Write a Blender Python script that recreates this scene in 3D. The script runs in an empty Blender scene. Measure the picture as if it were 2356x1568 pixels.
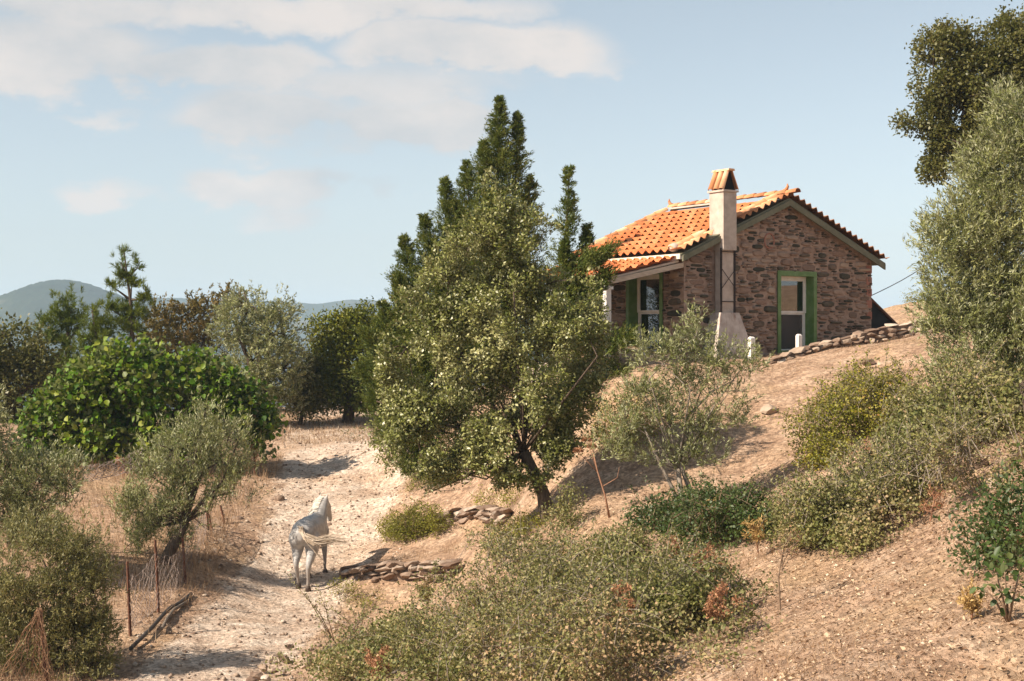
import bpy, bmesh, math, random
import numpy as np
from mathutils import Vector, Matrix

# ------------------------------------------------------------------ camera, world, sun, exposure
S = bpy.context.scene
COL = S.collection
F, CU, V0 = 3065.0, 1178.0, 773.0          # focal length and principal point in the measuring scale (frame 2356 wide)
cam_d = bpy.data.cameras.new('camera'); cam_d.sensor_width = 36.0; cam_d.lens = F / 2356 * 36
cam_d.shift_y = -11.0 / 2356; cam_d.clip_start = 0.1; cam_d.clip_end = 12000
cam = bpy.data.objects.new('camera', cam_d); COL.objects.link(cam)
cam.location = (0, 0, 0); cam.rotation_euler = (math.radians(90), 0, 0)
S.camera = cam

SUN_EL = math.radians(40)
SUN_AZ = Vector((-0.90, -0.44, 0)).normalized()       # towards the sun, on the ground plan
SUN_DIR = Vector((SUN_AZ.x * math.cos(SUN_EL), SUN_AZ.y * math.cos(SUN_EL), math.sin(SUN_EL)))
sun_d = bpy.data.lights.new('sun', 'SUN'); sun_d.energy = 4.9; sun_d.angle = math.radians(0.5); sun_d.color = (1.0, 0.86, 0.70)
sun = bpy.data.objects.new('sun', sun_d); COL.objects.link(sun)
sun.rotation_euler = SUN_DIR.to_track_quat('Z', 'Y').to_euler(); sun.location = (-30, -10, 40)

S.view_settings.view_transform = 'Standard'; S.view_settings.look = 'None'
S.view_settings.exposure = 0.96; S.view_settings.gamma = 1.0; S.view_settings.use_curve_mapping = False
S.cycles.max_bounces = 6; S.cycles.diffuse_bounces = 3; S.cycles.glossy_bounces = 2; S.cycles.transmission_bounces = 3
S.cycles.transparent_max_bounces = 10; S.cycles.volume_bounces = 1
S.cycles.use_denoising = True

W = bpy.data.worlds.new('World'); S.world = W; W.use_nodes = True
def build_world():
    nt = W.node_tree; N = nt.nodes; L = nt.links; N.clear()
    out = N.new('ShaderNodeOutputWorld'); bg = N.new('ShaderNodeBackground'); L.new(bg.outputs[0], out.inputs[0])
    STR = 0.072
    bg.inputs['Strength'].default_value = STR
    sky = N.new('ShaderNodeTexSky'); sky.sky_type = 'NISHITA'; sky.sun_disc = False
    sky.sun_elevation = SUN_EL; sky.sun_rotation = math.atan2(SUN_AZ.x, SUN_AZ.y)
    sky.air_density = 1.0; sky.dust_density = 0.9; sky.ozone_density = 1.0; sky.altitude = 200
    def m(op, a, b=None, c=None, clamp=False):
        n = N.new('ShaderNodeMath'); n.operation = op; n.use_clamp = clamp
        for i, x in enumerate((a, b, c)):
            if x is None: continue
            if isinstance(x, (int, float)): n.inputs[i].default_value = x
            else: L.new(x, n.inputs[i])
        return n.outputs[0]
    def mixc(f, a, b):
        n = N.new('ShaderNodeMix'); n.data_type = 'RGBA'
        for i, x in ((0, f), (6, a), (7, b)):
            if isinstance(x, tuple): n.inputs[i].default_value = x
            elif isinstance(x, (int, float)): n.inputs[i].default_value = x
            else: L.new(x, n.inputs[i])
        return n.outputs[2]
    hs = N.new('ShaderNodeHueSaturation'); hs.inputs['Saturation'].default_value = 0.54; hs.inputs['Hue'].default_value = 0.487
    L.new(sky.outputs[0], hs.inputs['Color'])
    skyc = hs.outputs[0]
    tc = N.new('ShaderNodeTexCoord'); sep = N.new('ShaderNodeSeparateXYZ'); L.new(tc.outputs['Generated'], sep.inputs[0])
    # coordinates on a flat cloud layer, the same all round
    zc = m('ADD', m('MAXIMUM', sep.outputs[2], 0.0), 0.22)
    px = m('DIVIDE', sep.outputs[0], zc); py = m('DIVIDE', sep.outputs[1], zc)
    cmb = N.new('ShaderNodeCombineXYZ'); L.new(px, cmb.inputs[0]); L.new(py, cmb.inputs[1]); cmb.inputs[2].default_value = 1.3
    def noise(vec, sc, det, rough):
        n = N.new('ShaderNodeTexNoise'); L.new(vec, n.inputs['Vector']); n.inputs['Scale'].default_value = sc
        n.inputs['Detail'].default_value = det; n.inputs['Roughness'].default_value = rough
        return n.outputs[0]
    vm = N.new('ShaderNodeVectorMath'); vm.operation = 'MULTIPLY'; L.new(tc.outputs['Generated'], vm.inputs[0]); vm.inputs[1].default_value = (1, 1, 1.9)
    n1 = noise(vm.outputs[0], 11.0, 9.0, 0.62); n2 = noise(vm.outputs[0], 3.0, 3.0, 0.5)
    # tangent-plane coordinates of the part of the sky that holds the photographed clouds
    yy = m('MAXIMUM', sep.outputs[1], 0.05)
    u = m('DIVIDE', sep.outputs[0], yy); v = m('DIVIDE', sep.outputs[2], yy)
    nu = m('MULTIPLY', m('SUBTRACT', noise(vm.outputs[0], 5.0, 4.0, 0.6), 0.5), 0.14)
    nv = m('MULTIPLY', m('SUBTRACT', n1, 0.5), 0.075)
    u = m('ADD', u, nu); v = m('ADD', v, nv)
    blobs = [(60,130,300,85,1.0),(330,175,200,45,1.05),(520,165,230,60,1.0),(640,125,120,40,.8),(960,95,170,60,1.0),(1180,105,260,60,.95),(830,190,420,60,.6),
             (1400,135,90,30,.5),(960,270,160,60,1.1),(620,265,230,58,1.0),(800,320,380,40,.5),(600,425,180,50,1.0),(640,485,110,30,.6),(265,455,130,32,.75),
             (700,10,600,50,.75),(100,20,350,55,.8),(850,440,110,25,.5),(220,265,120,18,.5),(-250,150,300,90,.9),(-500,300,300,60,.7),(2700,-150,300,70,.7),(500,-250,800,110,.8)]
    tot = None
    for bu, bv, ru, rv, w in blobs:
        a = m('DIVIDE', m('SUBTRACT', u, (bu - CU) / F), ru / F); b = m('DIVIDE', m('SUBTRACT', v, (V0 - bv) / F), rv / F)
        d = m('ADD', m('MULTIPLY', a, a), m('MULTIPLY', b, b))
        g = m('MULTIPLY', m('SUBTRACT', 1.0, m('MULTIPLY', d, 0.55), clamp=True), w)
        tot = g if tot is None else m('MAXIMUM', tot, g)
    front = m('MULTIPLY', m('SUBTRACT', sep.outputs[1], 0.25), 5.0, clamp=True)
    cm = N.new('ShaderNodeVectorMath'); cm.operation = 'MULTIPLY'; L.new(cmb.outputs[0], cm.inputs[0]); cm.inputs[1].default_value = (1, 1, 1)
    behind = m('MULTIPLY', m('SUBTRACT', noise(cm.outputs[0], 0.9, 6.0, 0.55), 0.45), 2.4, clamp=True)
    mask = m('ADD', m('MULTIPLY', tot, front), m('MULTIPLY', behind, m('SUBTRACT', 1.0, front)))
    den = m('MULTIPLY', m('SUBTRACT', m('ADD', m('MULTIPLY', mask, 1.0), m('MULTIPLY', n1, 1.7)), 1.02), 2.1, clamp=True)
    den = m('MULTIPLY', den, m('MULTIPLY', mask, 1.6, clamp=True))
    up = m('MULTIPLY', sep.outputs[2], 14.0, clamp=True)
    den = m('MULTIPLY', m('MULTIPLY', den, up), 0.92)
    cc = mixc(m('MULTIPLY', m('SUBTRACT', m('ADD', m('MULTIPLY', n2, 0.5), m('MULTIPLY', n1, 0.5)), 0.40), 5.0, clamp=True), (0.29 / STR, 0.297 / STR, 0.305 / STR, 1), (0.44 / STR, 0.395 / STR, 0.365 / STR, 1))
    L.new(mixc(den, skyc, cc), bg.inputs['Color'])
build_world()

rng = np.random.default_rng(7); random.seed(7)
def at(u, v, Y): return Vector(((u - CU) / F * Y, Y, (V0 - v) / F * Y))

# ------------------------------------------------------------------ object helpers
def tag(o, label=None, cat=None, group=None, kind=None):
    if label: o['label'] = label
    if cat: o['category'] = cat
    if group: o['group'] = group
    if kind: o['kind'] = kind
    return o
def thing(name, label, cat, loc=(0, 0, 0), rz=0.0, group=None):
    o = bpy.data.objects.new(name, None); COL.objects.link(o); o.location = loc; o.rotation_euler = (0, 0, rz)
    o.empty_display_size = 0.2
    return tag(o, label, cat, group)
def link(name, me, parent=None, loc=None):
    o = bpy.data.objects.new(name, me); COL.objects.link(o)
    if parent is not None: o.parent = parent
    if loc is not None: o.location = loc
    return o
def mesh_np(name, V, loops, starts, totals, mat, rnd=None, smooth=False, attr=None):
    me = bpy.data.meshes.new(name)
    V = np.asarray(V, dtype=np.float32); loops = np.asarray(loops, dtype=np.int32)
    me.vertices.add(len(V)); me.vertices.foreach_set('co', V.ravel())
    me.loops.add(len(loops)); me.loops.foreach_set('vertex_index', loops)
    me.polygons.add(len(starts)); me.polygons.foreach_set('loop_start', np.asarray(starts, dtype=np.int32))
    try: me.polygons.foreach_set('loop_total', np.asarray(totals, dtype=np.int32))
    except Exception: pass
    me.update(calc_edges=True)
    if rnd is not None:
        a = me.attributes.new('rnd', 'FLOAT', 'FACE'); a.data.foreach_set('value', np.asarray(rnd, dtype=np.float32))
    if attr:
        for k, val in attr.items():
            a = me.attributes.new(k, 'FLOAT', 'POINT'); a.data.foreach_set('value', np.asarray(val, dtype=np.float32))
    if smooth: me.polygons.foreach_set('use_smooth', np.ones(len(starts), dtype=bool))
    for mm in (mat if isinstance(mat, (list, tuple)) else [mat]):
        me.materials.append(mm)
    return me
class MB:
    """collects shapes and links them as one mesh object"""
    def __init__(s): s.V = []; s.Fc = []; s.R = []; s.n = 0
    def add(s, verts, faces, r=None):
        k = s.n; r = random.random() if r is None else r
        s.V += [tuple(v) for v in verts]; s.n += len(verts)
        for f in faces: s.Fc.append(tuple(k + i for i in f)); s.R.append(r)
    def box(s, a, b, r=None):
        x0, y0, z0 = a; x1, y1, z1 = b
        s.add([(x0,y0,z0),(x1,y0,z0),(x1,y1,z0),(x0,y1,z0),(x0,y0,z1),(x1,y0,z1),(x1,y1,z1),(x0,y1,z1)],
              [(0,3,2,1),(4,5,6,7),(0,1,5,4),(1,2,6,5),(2,3,7,6),(3,0,4,7)], r)
    def prism(s, poly, fr, r=None):
        """poly: list of 2D points, fr(p2d, k) -> 3D for k = 0 (near) and 1 (far)"""
        n = len(poly); vs = [fr(p, 0) for p in poly] + [fr(p, 1) for p in poly]
        s.add(vs, [tuple(range(n)), tuple(range(2 * n - 1, n - 1, -1))] + [(i, i + n, (i + 1) % n + n, (i + 1) % n) for i in range(n)], r)
    def tube(s, pts, rad, sides=5, r=None, cap=True):
        pts = [Vector(p) for p in pts]; n = len(pts)
        if isinstance(rad, (int, float)): rad = [rad] * n
        vs = []; prev = None
        for i, p in enumerate(pts):
            t = (pts[min(i + 1, n - 1)] - pts[max(i - 1, 0)]).normalized()
            if t.length == 0: t = Vector((0, 0, 1))
            a = prev - t * prev.dot(t) if prev is not None else (Vector((0, 0, 1)).cross(t) if abs(t.z) < 0.9 else Vector((1, 0, 0)).cross(t))
            if a.length < 1e-6: a = t.orthogonal()
            a.normalize(); prev = a; b = t.cross(a)
            for k in range(sides):
                an = 2 * math.pi * k / sides
                vs.append(p + (a * math.cos(an) + b * math.sin(an)) * rad[i])
        fs = [(i * sides + k, i * sides + (k + 1) % sides, (i + 1) * sides + (k + 1) % sides, (i + 1) * sides + k) for i in range(n - 1) for k in range(sides)]
        if cap: fs += [tuple(range(sides - 1, -1, -1)), tuple((n - 1) * sides + k for k in range(sides))]
        s.add(vs, fs, r)
    def mesh(s, name, mat, smooth=False):
        me = bpy.data.meshes.new(name); me.from_pydata(s.V, [], s.Fc); me.update()
        a = me.attributes.new('rnd', 'FLOAT', 'FACE'); a.data.foreach_set('value', np.asarray(s.R, dtype=np.float32))
        if smooth: me.polygons.foreach_set('use_smooth', np.ones(len(s.Fc), dtype=bool))
        me.materials.append(mat); return me
    def build(s, name, mat, parent=None, smooth=False, off=None):
        """off: world position of the parent, for shapes given in world coordinates"""
        if off is not None: s.V = [(v[0] - off[0], v[1] - off[1], v[2] - off[2]) for v in s.V]
        return link(name, s.mesh(name, mat, smooth), parent)

# ------------------------------------------------------------------ materials
def nmat(name):
    m = bpy.data.materials.new(name); m.use_nodes = True; nt = m.node_tree; nt.nodes.clear()
    out = nt.nodes.new('ShaderNodeOutputMaterial'); b = nt.nodes.new('ShaderNodeBsdfPrincipled'); nt.links.new(b.outputs[0], out.inputs[0])
    return m, nt, b, out
def ramp(nt, fac, stops):
    r = nt.nodes.new('ShaderNodeValToRGB'); nt.links.new(fac, r.inputs[0]); e = r.color_ramp.elements
    while len(e) < len(stops): e.new(0.5)
    for el, (p, c) in zip(e, stops): el.position = p; el.color = (*c, 1)
    return r.outputs[0]
def tex(nt, sc, det=4.0, rough=0.55, coord='Object', kind='noise', scale3=None):
    tc = nt.nodes.new('ShaderNodeTexCoord'); v = tc.outputs[coord]
    if scale3:
        mp = nt.nodes.new('ShaderNodeMapping'); mp.inputs['Scale'].default_value = scale3; nt.links.new(v, mp.inputs[0]); v = mp.outputs[0]
    if kind == 'noise':
        n = nt.nodes.new('ShaderNodeTexNoise'); n.inputs['Detail'].default_value = det; n.inputs['Roughness'].default_value = rough
    else:
        n = nt.nodes.new('ShaderNodeTexVoronoi')
    n.inputs['Scale'].default_value = sc; nt.links.new(v, n.inputs['Vector'])
    return n.outputs[0]
def mixn(nt, f, a, b, mode='MIX'):
    n = nt.nodes.new('ShaderNodeMix'); n.data_type = 'RGBA'; n.blend_type = mode
    for i, x in ((0, f), (6, a), (7, b)):
        if isinstance(x, tuple): n.inputs[i].default_value = x if len(x) == 4 else (*x, 1)
        elif isinstance(x, (int, float)): n.inputs[i].default_value = x
        else: nt.links.new(x, n.inputs[i])
    return n.outputs[2]
def mathn(nt, op, a, b=None, clamp=False):
    n = nt.nodes.new('ShaderNodeMath'); n.operation = op; n.use_clamp = clamp
    for i, x in enumerate((a, b)):
        if x is None: continue
        if isinstance(x, (int, float)): n.inputs[i].default_value = x
        else: nt.links.new(x, n.inputs[i])
    return n.outputs[0]
def attr(nt, name):
    a = nt.nodes.new('ShaderNodeAttribute'); a.attribute_name = name; return a.outputs['Fac']
def bump(nt, b, h, strength=0.5, dist=0.02):
    n = nt.nodes.new('ShaderNodeBump'); n.inputs['Strength'].default_value = strength; n.inputs['Distance'].default_value = dist
    nt.links.new(h, n.inputs['Height']); nt.links.new(n.outputs[0], b.inputs['Normal'])
def leaf_mat(name, stops, back=None, trans=0.3, rough=0.5, spec=0.4, trans_col=None, sat=1.14, val=1.10):
    m, nt, b, out = nmat(name)
    c = ramp(nt, attr(nt, 'rnd'), stops)
    if back:
        g = nt.nodes.new('ShaderNodeNewGeometry'); c = mixn(nt, g.outputs['Backfacing'], c, back)
    if sat != 1.0:
        hs = nt.nodes.new('ShaderNodeHueSaturation'); hs.inputs['Saturation'].default_value = sat; hs.inputs['Value'].default_value = val; nt.links.new(c, hs.inputs['Color']); c = hs.outputs[0]
    nt.links.new(c, b.inputs['Base Color']); b.inputs['Roughness'].default_value = rough; b.inputs['Specular IOR Level'].default_value = spec
    t = nt.nodes.new('ShaderNodeBsdfTranslucent')
    tcn = mixn(nt, 0.5, c, trans_col if trans_col else (0.16, 0.17, 0.03))
    nt.links.new(tcn, t.inputs[0])
    mx = nt.nodes.new('ShaderNodeMixShader'); mx.inputs[0].default_value = trans
    nt.links.new(b.outputs[0], mx.inputs[1]); nt.links.new(t.outputs[0], mx.inputs[2]); nt.links.new(mx.outputs[0], out.inputs[0])
    return m
def plain(name, stops, sc=6.0, rough=0.85, bstr=0.4, bsc=None, bdist=0.01, use_rnd=0.0, spec=0.3, scale3=None, metal=0.0, det=5.0):
    m, nt, b, out = nmat(name)
    f = tex(nt, sc, det, 0.6, scale3=scale3)
    if use_rnd: f = mathn(nt, 'ADD', mathn(nt, 'MULTIPLY', f, 1 - use_rnd), mathn(nt, 'MULTIPLY', attr(nt, 'rnd'), use_rnd))
    nt.links.new(ramp(nt, f, stops), b.inputs['Base Color'])
    b.inputs['Roughness'].default_value = rough; b.inputs['Specular IOR Level'].default_value = spec; b.inputs['Metallic'].default_value = metal
    if bstr: bump(nt, b, tex(nt, bsc or sc * 4, 6.0, 0.65, scale3=scale3), bstr, bdist)
    return m
M = {}
M['oak'] = leaf_mat('oak_leaf', [(0.0, (.045,.058,.013)), (.22, (.08,.095,.020)), (.45, (.155,.168,.045)), (.7, (.25,.255,.095)), (.95, (.38,.36,.19))], back=(.27,.27,.14), trans=.2, rough=.42, spec=.5, sat=1.08, val=1.18)
M['oak_far'] = leaf_mat('oak_leaf_dark', [(0, (.034,.042,.012)), (.5, (.085,.088,.026)), (.85, (.155,.14,.05)), (1, (.21,.15,.07))], back=(.15,.145,.065), trans=.32, rough=.45)
M['olive'] = leaf_mat('olive_leaf', [(0, (.062,.074,.022)), (.4, (.135,.15,.048)), (.75, (.215,.22,.085)), (1, (.33,.315,.14))], back=(.32,.325,.20), trans=.2, rough=.5, spec=.4, sat=1.05, val=1.22)
M['olive_dull'] = leaf_mat('olive_leaf_dull', [(0, (.065,.068,.026)), (.4, (.135,.132,.05)), (.8, (.22,.20,.085)), (1, (.33,.27,.13))], back=(.24,.23,.13), trans=.3, rough=.55)
M['fig'] = leaf_mat('fig_leaf', [(0, (.028,.065,.010)), (.35, (.060,.125,.017)), (.65, (.13,.20,.028)), (1, (.27,.29,.07))], back=(.17,.20,.09), trans=.34, rough=.5, spec=.3)
M['cypress'] = leaf_mat('cypress_spray', [(0, (.026,.048,.012)), (.4, (.075,.108,.022)), (.75, (.155,.175,.038)), (1, (.25,.22,.08))], trans=.28, rough=.6, sat=1.1, val=1.0)
M['pine'] = leaf_mat('pine_needle', [(0, (.045,.07,.013)), (.5, (.10,.135,.022)), (1, (.19,.205,.045))], trans=.32, rough=.55)
M['bramble'] = leaf_mat('bramble_leaf', [(0, (.055,.068,.016)), (.35, (.125,.138,.030)), (.6, (.215,.205,.055)), (.8, (.31,.25,.11)), (1, (.41,.27,.15))], back=(.24,.225,.10), trans=.28, rough=.55, sat=.98, val=1.05)
M['yellow_shrub'] = leaf_mat('yellow_green_leaf', [(0, (.075,.085,.014)), (.4, (.175,.178,.030)), (.8, (.29,.26,.06)), (1, (.30,.19,.075))], back=(.24,.22,.09), trans=.3, rough=.55)
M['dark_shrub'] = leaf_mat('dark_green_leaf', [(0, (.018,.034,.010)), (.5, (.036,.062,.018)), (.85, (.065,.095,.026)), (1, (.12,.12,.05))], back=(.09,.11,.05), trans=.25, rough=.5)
M['mastic'] = leaf_mat('mastic_leaf', [(0, (.032,.048,.009)), (.5, (.10,.115,.018)), (.85, (.20,.195,.035)), (1, (.28,.22,.06))], trans=.2, rough=.5)
M['brown_leaf'] = leaf_mat('browned_leaf', [(0, (.07,.062,.024)), (.5, (.155,.12,.045)), (1, (.28,.19,.085))], trans=.3, rough=.6)
M['straw'] = leaf_mat('straw', [(0, (.20,.115,.068)), (.4, (.33,.21,.125)), (.75, (.46,.315,.195)), (1, (.57,.42,.28))], trans=.3, rough=.7, spec=.2, trans_col=(.5,.35,.17), sat=1.0)
M['litter'] = leaf_mat('dead_leaf', [(0, (.12,.065,.038)), (.3, (.27,.165,.095)), (.6, (.45,.315,.20)), (.85, (.56,.43,.29)), (1, (.66,.56,.43))], trans=.1, rough=.7, spec=.2, trans_col=(.4,.25,.13), sat=1.0)
M['rust_weed'] = leaf_mat('rusty_dry_weed', [(0, (.19,.075,.035)), (.5, (.36,.17,.085)), (1, (.52,.30,.16))], trans=.25, rough=.7, trans_col=(.4,.2,.1), sat=1.0)
M['gold_weed'] = leaf_mat('golden_dry_weed', [(0, (.30,.18,.06)), (.5, (.48,.31,.11)), (1, (.60,.43,.19))], trans=.3, rough=.7, trans_col=(.5,.35,.12), sat=1.0)
M['bark'] = plain('bark', [(.3, (.045,.032,.024)), (.55, (.11,.078,.055)), (.75, (.20,.155,.115))], 9, bstr=.9, bdist=.02, scale3=(3, 3, .6))
M['pale_bark'] = plain('pale_bark', [(.3, (.12,.095,.075)), (.55, (.24,.20,.16)), (.75, (.36,.31,.26))], 9, bstr=.8, bdist=.015, scale3=(3, 3, .6))
M['twig'] = plain('twig', [(.3, (.11,.07,.045)), (.7, (.26,.18,.12))], 14, bstr=0)
M['rust_stalk'] = plain('rusty_stalk', [(.3, (.22,.105,.06)), (.7, (.38,.21,.13))], 14, bstr=0)
M['fieldstone'] = plain('field_stone', [(.25, (.16,.105,.075)), (.45, (.28,.20,.145)), (.65, (.42,.33,.25)), (.85, (.55,.47,.39))], 5, bstr=.8, bdist=.02, use_rnd=.55)
M['dark_stone'] = plain('ledge_stone', [(.25, (.12,.075,.052)), (.45, (.22,.15,.108)), (.65, (.34,.26,.20)), (.85, (.50,.43,.36))], 6, bstr=.9, bdist=.02, use_rnd=.45)
M['wallstone'] = plain('wall_stone', [(.24, (.045,.043,.030)), (.38, (.10,.083,.058)), (.48, (.175,.118,.084)), (.60, (.25,.165,.122)), (.78, (.36,.27,.205))], 8, bstr=.9, bdist=.012, use_rnd=.62, scale3=(1, 1, 2.2))
M['mortar'] = plain('mortar', [(.3, (.22,.145,.105)), (.5, (.33,.23,.175)), (.7, (.42,.315,.25))], 7, bstr=.9, bdist=.015)
M['brick'] = plain('worn_brick', [(.3, (.24,.085,.055)), (.7, (.36,.17,.12))], 9, bstr=.6, use_rnd=.4)
M['tile'] = plain('terracotta', [(.25, (.36,.10,.036)), (.42, (.48,.14,.045)), (.58, (.54,.18,.065)), (.75, (.58,.27,.13))], 7, bstr=.35, bdist=.004, use_rnd=.35, rough=.8)
M['tile_old'] = plain('old_terracotta', [(.25, (.36,.14,.06)), (.45, (.56,.25,.11)), (.65, (.66,.35,.18)), (.85, (.72,.52,.36))], 8, bstr=.4, bdist=.005, use_rnd=.5, rough=.85)
M['limewash'] = plain('limewash', [(.3, (.62,.54,.44)), (.6, (.76,.70,.60))], 8, bstr=.5, bdist=.006)
M['render'] = plain('cement_render', [(.3, (.36,.29,.245)), (.5, (.46,.38,.32)), (.7, (.55,.465,.40))], 4, bstr=.35, bdist=.006)
M['green'] = plain('green_paint', [(.3, (.075,.145,.036)), (.5, (.105,.19,.052)), (.65, (.14,.215,.08)), (.8, (.21,.26,.14))], 5, rough=.5, bstr=.15, bdist=.003, spec=.4)
M['fascia'] = plain('grey_green_paint', [(.3, (.115,.115,.07)), (.7, (.18,.17,.115))], 5, rough=.65, bstr=.2)
M['white'] = plain('white_paint', [(.3, (.66,.61,.56)), (.7, (.80,.77,.73))], 5, rough=.5, bstr=.1)
M['wood'] = plain('bleached_wood', [(.3, (.38,.30,.23)), (.7, (.56,.46,.36))], 6, rough=.8, bstr=.4, scale3=(1, 6, 6))
M['iron'] = plain('black_iron', [(.3, (.016,.011,.010)), (.7, (.040,.024,.020))], 12, rough=.6, bstr=.2)
M['rust'] = plain('rusty_iron', [(.3, (.065,.028,.018)), (.6, (.15,.065,.038)), (.8, (.24,.12,.07))], 14, rough=.9, bstr=.3)
M['dark'] = plain('opening_shade', [(.3, (.006,.005,.005)), (.7, (.014,.012,.011))], 5, rough=.95, bstr=0)  # near-black colour painted as the shade inside the chimney cap
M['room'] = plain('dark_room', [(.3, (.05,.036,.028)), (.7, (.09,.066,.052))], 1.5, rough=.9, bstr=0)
M['tarp'] = plain('dark_sheeting', [(.3, (.010,.011,.011)), (.7, (.026,.027,.026))], 3, rough=.85, bstr=.3)
M['greywood'] = plain('grey_planks', [(.3, (.085,.066,.055)), (.7, (.16,.13,.115))], 5, rough=.85, bstr=.4, scale3=(6, 6, 1))
M['net'] = plain('old_netting', [(.3, (.21,.115,.065)), (.7, (.36,.22,.13))], 9, rough=.9, bstr=0)
M['net_grey'] = plain('grey_netting', [(.3, (.17,.135,.12)), (.7, (.28,.22,.19))], 9, rough=.9, bstr=0)
M['hose'] = plain('black_hose', [(.3, (.03,.026,.024)), (.7, (.075,.064,.058))], 9, rough=.5, bstr=0)
M['concrete'] = plain('pale_concrete', [(.3, (.33,.265,.21)), (.7, (.48,.405,.34))], 3, bstr=.5)
M['berry'] = plain('red_berry', [(.3, (.24,.035,.022)), (.7, (.36,.075,.05))], 9, rough=.5, bstr=0)
def glass_mat():
    m, nt, b, out = nmat('window_glass'); nt.nodes.remove(b)
    t = nt.nodes.new('ShaderNodeBsdfTransparent'); t.inputs[0].default_value = (.8, .82, .8, 1)
    g = nt.nodes.new('ShaderNodeBsdfGlossy'); g.inputs['Roughness'].default_value = .02; g.inputs[0].default_value = (.9, .9, .9, 1)
    fr = nt.nodes.new('ShaderNodeFresnel'); fr.inputs[0].default_value = 1.7
    mx = nt.nodes.new('ShaderNodeMixShader'); nt.links.new(mathn(nt, 'ADD', fr.outputs[0], .12), mx.inputs[0])
    nt.links.new(t.outputs[0], mx.inputs[1]); nt.links.new(g.outputs[0], mx.inputs[2]); nt.links.new(mx.outputs[0], out.inputs[0])
    return m
M['glass'] = glass_mat()
def screen_mat():
    m, nt, b, out = nmat('insect_screen')
    b.inputs['Base Color'].default_value = (.10, .085, .075, 1); b.inputs['Roughness'].default_value = .7
    t = nt.nodes.new('ShaderNodeBsdfTransparent'); mx = nt.nodes.new('ShaderNodeMixShader'); mx.inputs[0].default_value = .55
    nt.links.new(t.outputs[0], mx.inputs[1]); nt.links.new(b.outputs[0], mx.inputs[2]); nt.links.new(mx.outputs[0], out.inputs[0])
    return m
M['screen'] = screen_mat()
def pedestal_mat():
    m, nt, b, out = nmat('stained_masonry')
    base = ramp(nt, tex(nt, 5, 6), [(.3, (.36,.29,.25)), (.5, (.46,.385,.335)), (.7, (.56,.48,.43))])
    vo = tex(nt, 9, kind='voronoi')
    base = mixn(nt, mathn(nt, 'MULTIPLY', mathn(nt, 'SUBTRACT', .16, vo), 3.0, True), base, (.60, .54, .49))
    st = mathn(nt, 'MULTIPLY', mathn(nt, 'SUBTRACT', tex(nt, 7, 4, scale3=(2.2, 2.2, .22)), .52), 5.0, True)
    tc = nt.nodes.new('ShaderNodeTexCoord'); sp = nt.nodes.new('ShaderNodeSeparateXYZ'); nt.links.new(tc.outputs['Object'], sp.inputs[0])
    hi = mathn(nt, 'MULTIPLY', mathn(nt, 'SUBTRACT', sp.outputs[2], .45), 1.9, True)
    nt.links.new(mixn(nt, mathn(nt, 'MULTIPLY', mathn(nt, 'MULTIPLY', st, hi), .8), base, (.20, .085, .05)), b.inputs['Base Color'])
    b.inputs['Roughness'].default_value = .9; bump(nt, b, tex(nt, 14, 6), .6, .01)
    return m
M['pedestal'] = pedestal_mat()
def ground_mat():
    m, nt, b, out = nmat('dry_ground')
    p = attr(nt, 'path'); big = tex(nt, .32, 5, .6); mid = tex(nt, 2.2, 8, .62); fine = tex(nt, 16, 8, .7); grit = tex(nt, 60, 4, .7)
    soil = ramp(nt, mid, [(.28, (.25,.16,.105)), (.45, (.37,.245,.165)), (.58, (.45,.315,.22)), (.75, (.54,.41,.30))])
    soil = mixn(nt, mathn(nt, 'MULTIPLY', mathn(nt, 'SUBTRACT', big, .48), 3.0, True), soil, (.44, .30, .17))
    track = ramp(nt, mid, [(.28, (.40,.29,.215)), (.45, (.52,.405,.315)), (.6, (.61,.505,.41)), (.75, (.69,.60,.51))])
    track = mixn(nt, mathn(nt, 'MULTIPLY', mathn(nt, 'SUBTRACT', .52, big), 4.0, True), track, (.40, .265, .17))
    f = mathn(nt, 'ADD', p, mathn(nt, 'MULTIPLY', mathn(nt, 'SUBTRACT', mid, .5), .9))
    col = mixn(nt, mathn(nt, 'MULTIPLY', mathn(nt, 'SUBTRACT', f, .18), 2.2, True), soil, track)
    col = mixn(nt, mathn(nt, 'MULTIPLY', mathn(nt, 'SUBTRACT', fine, .52), 5.0, True), col, (.20, .125, .082))
    col = mixn(nt, mathn(nt, 'MULTIPLY', mathn(nt, 'SUBTRACT', .40, fine), 5.0, True), col, (.62, .49, .37))
    tc = nt.nodes.new('ShaderNodeTexCoord'); vo = nt.nodes.new('ShaderNodeTexVoronoi'); vo.inputs['Scale'].default_value = 17; nt.links.new(tc.outputs['Object'], vo.inputs['Vector'])
    sp = nt.nodes.new('ShaderNodeSeparateColor'); nt.links.new(vo.outputs['Color'], sp.inputs[0])
    gr = nt.nodes.new('ShaderNodeHueSaturation'); nt.links.new(col, gr.inputs['Color']); nt.links.new(mathn(nt, 'ADD', .68, mathn(nt, 'MULTIPLY', sp.outputs[0], .75)), gr.inputs['Value']); col = gr.outputs[0]
    nt.links.new(col, b.inputs['Base Color']); b.inputs['Roughness'].default_value = .95; b.inputs['Specular IOR Level'].default_value = .1
    h = mathn(nt, 'ADD', mathn(nt, 'MULTIPLY', mid, 1.0), mathn(nt, 'ADD', mathn(nt, 'MULTIPLY', fine, .5), mathn(nt, 'MULTIPLY', grit, .2)))
    bump(nt, b, mathn(nt, 'ADD', h, mathn(nt, 'MULTIPLY', sp.outputs[1], .25)), 1.0, .10)
    return m
M['ground'] = ground_mat()
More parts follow.
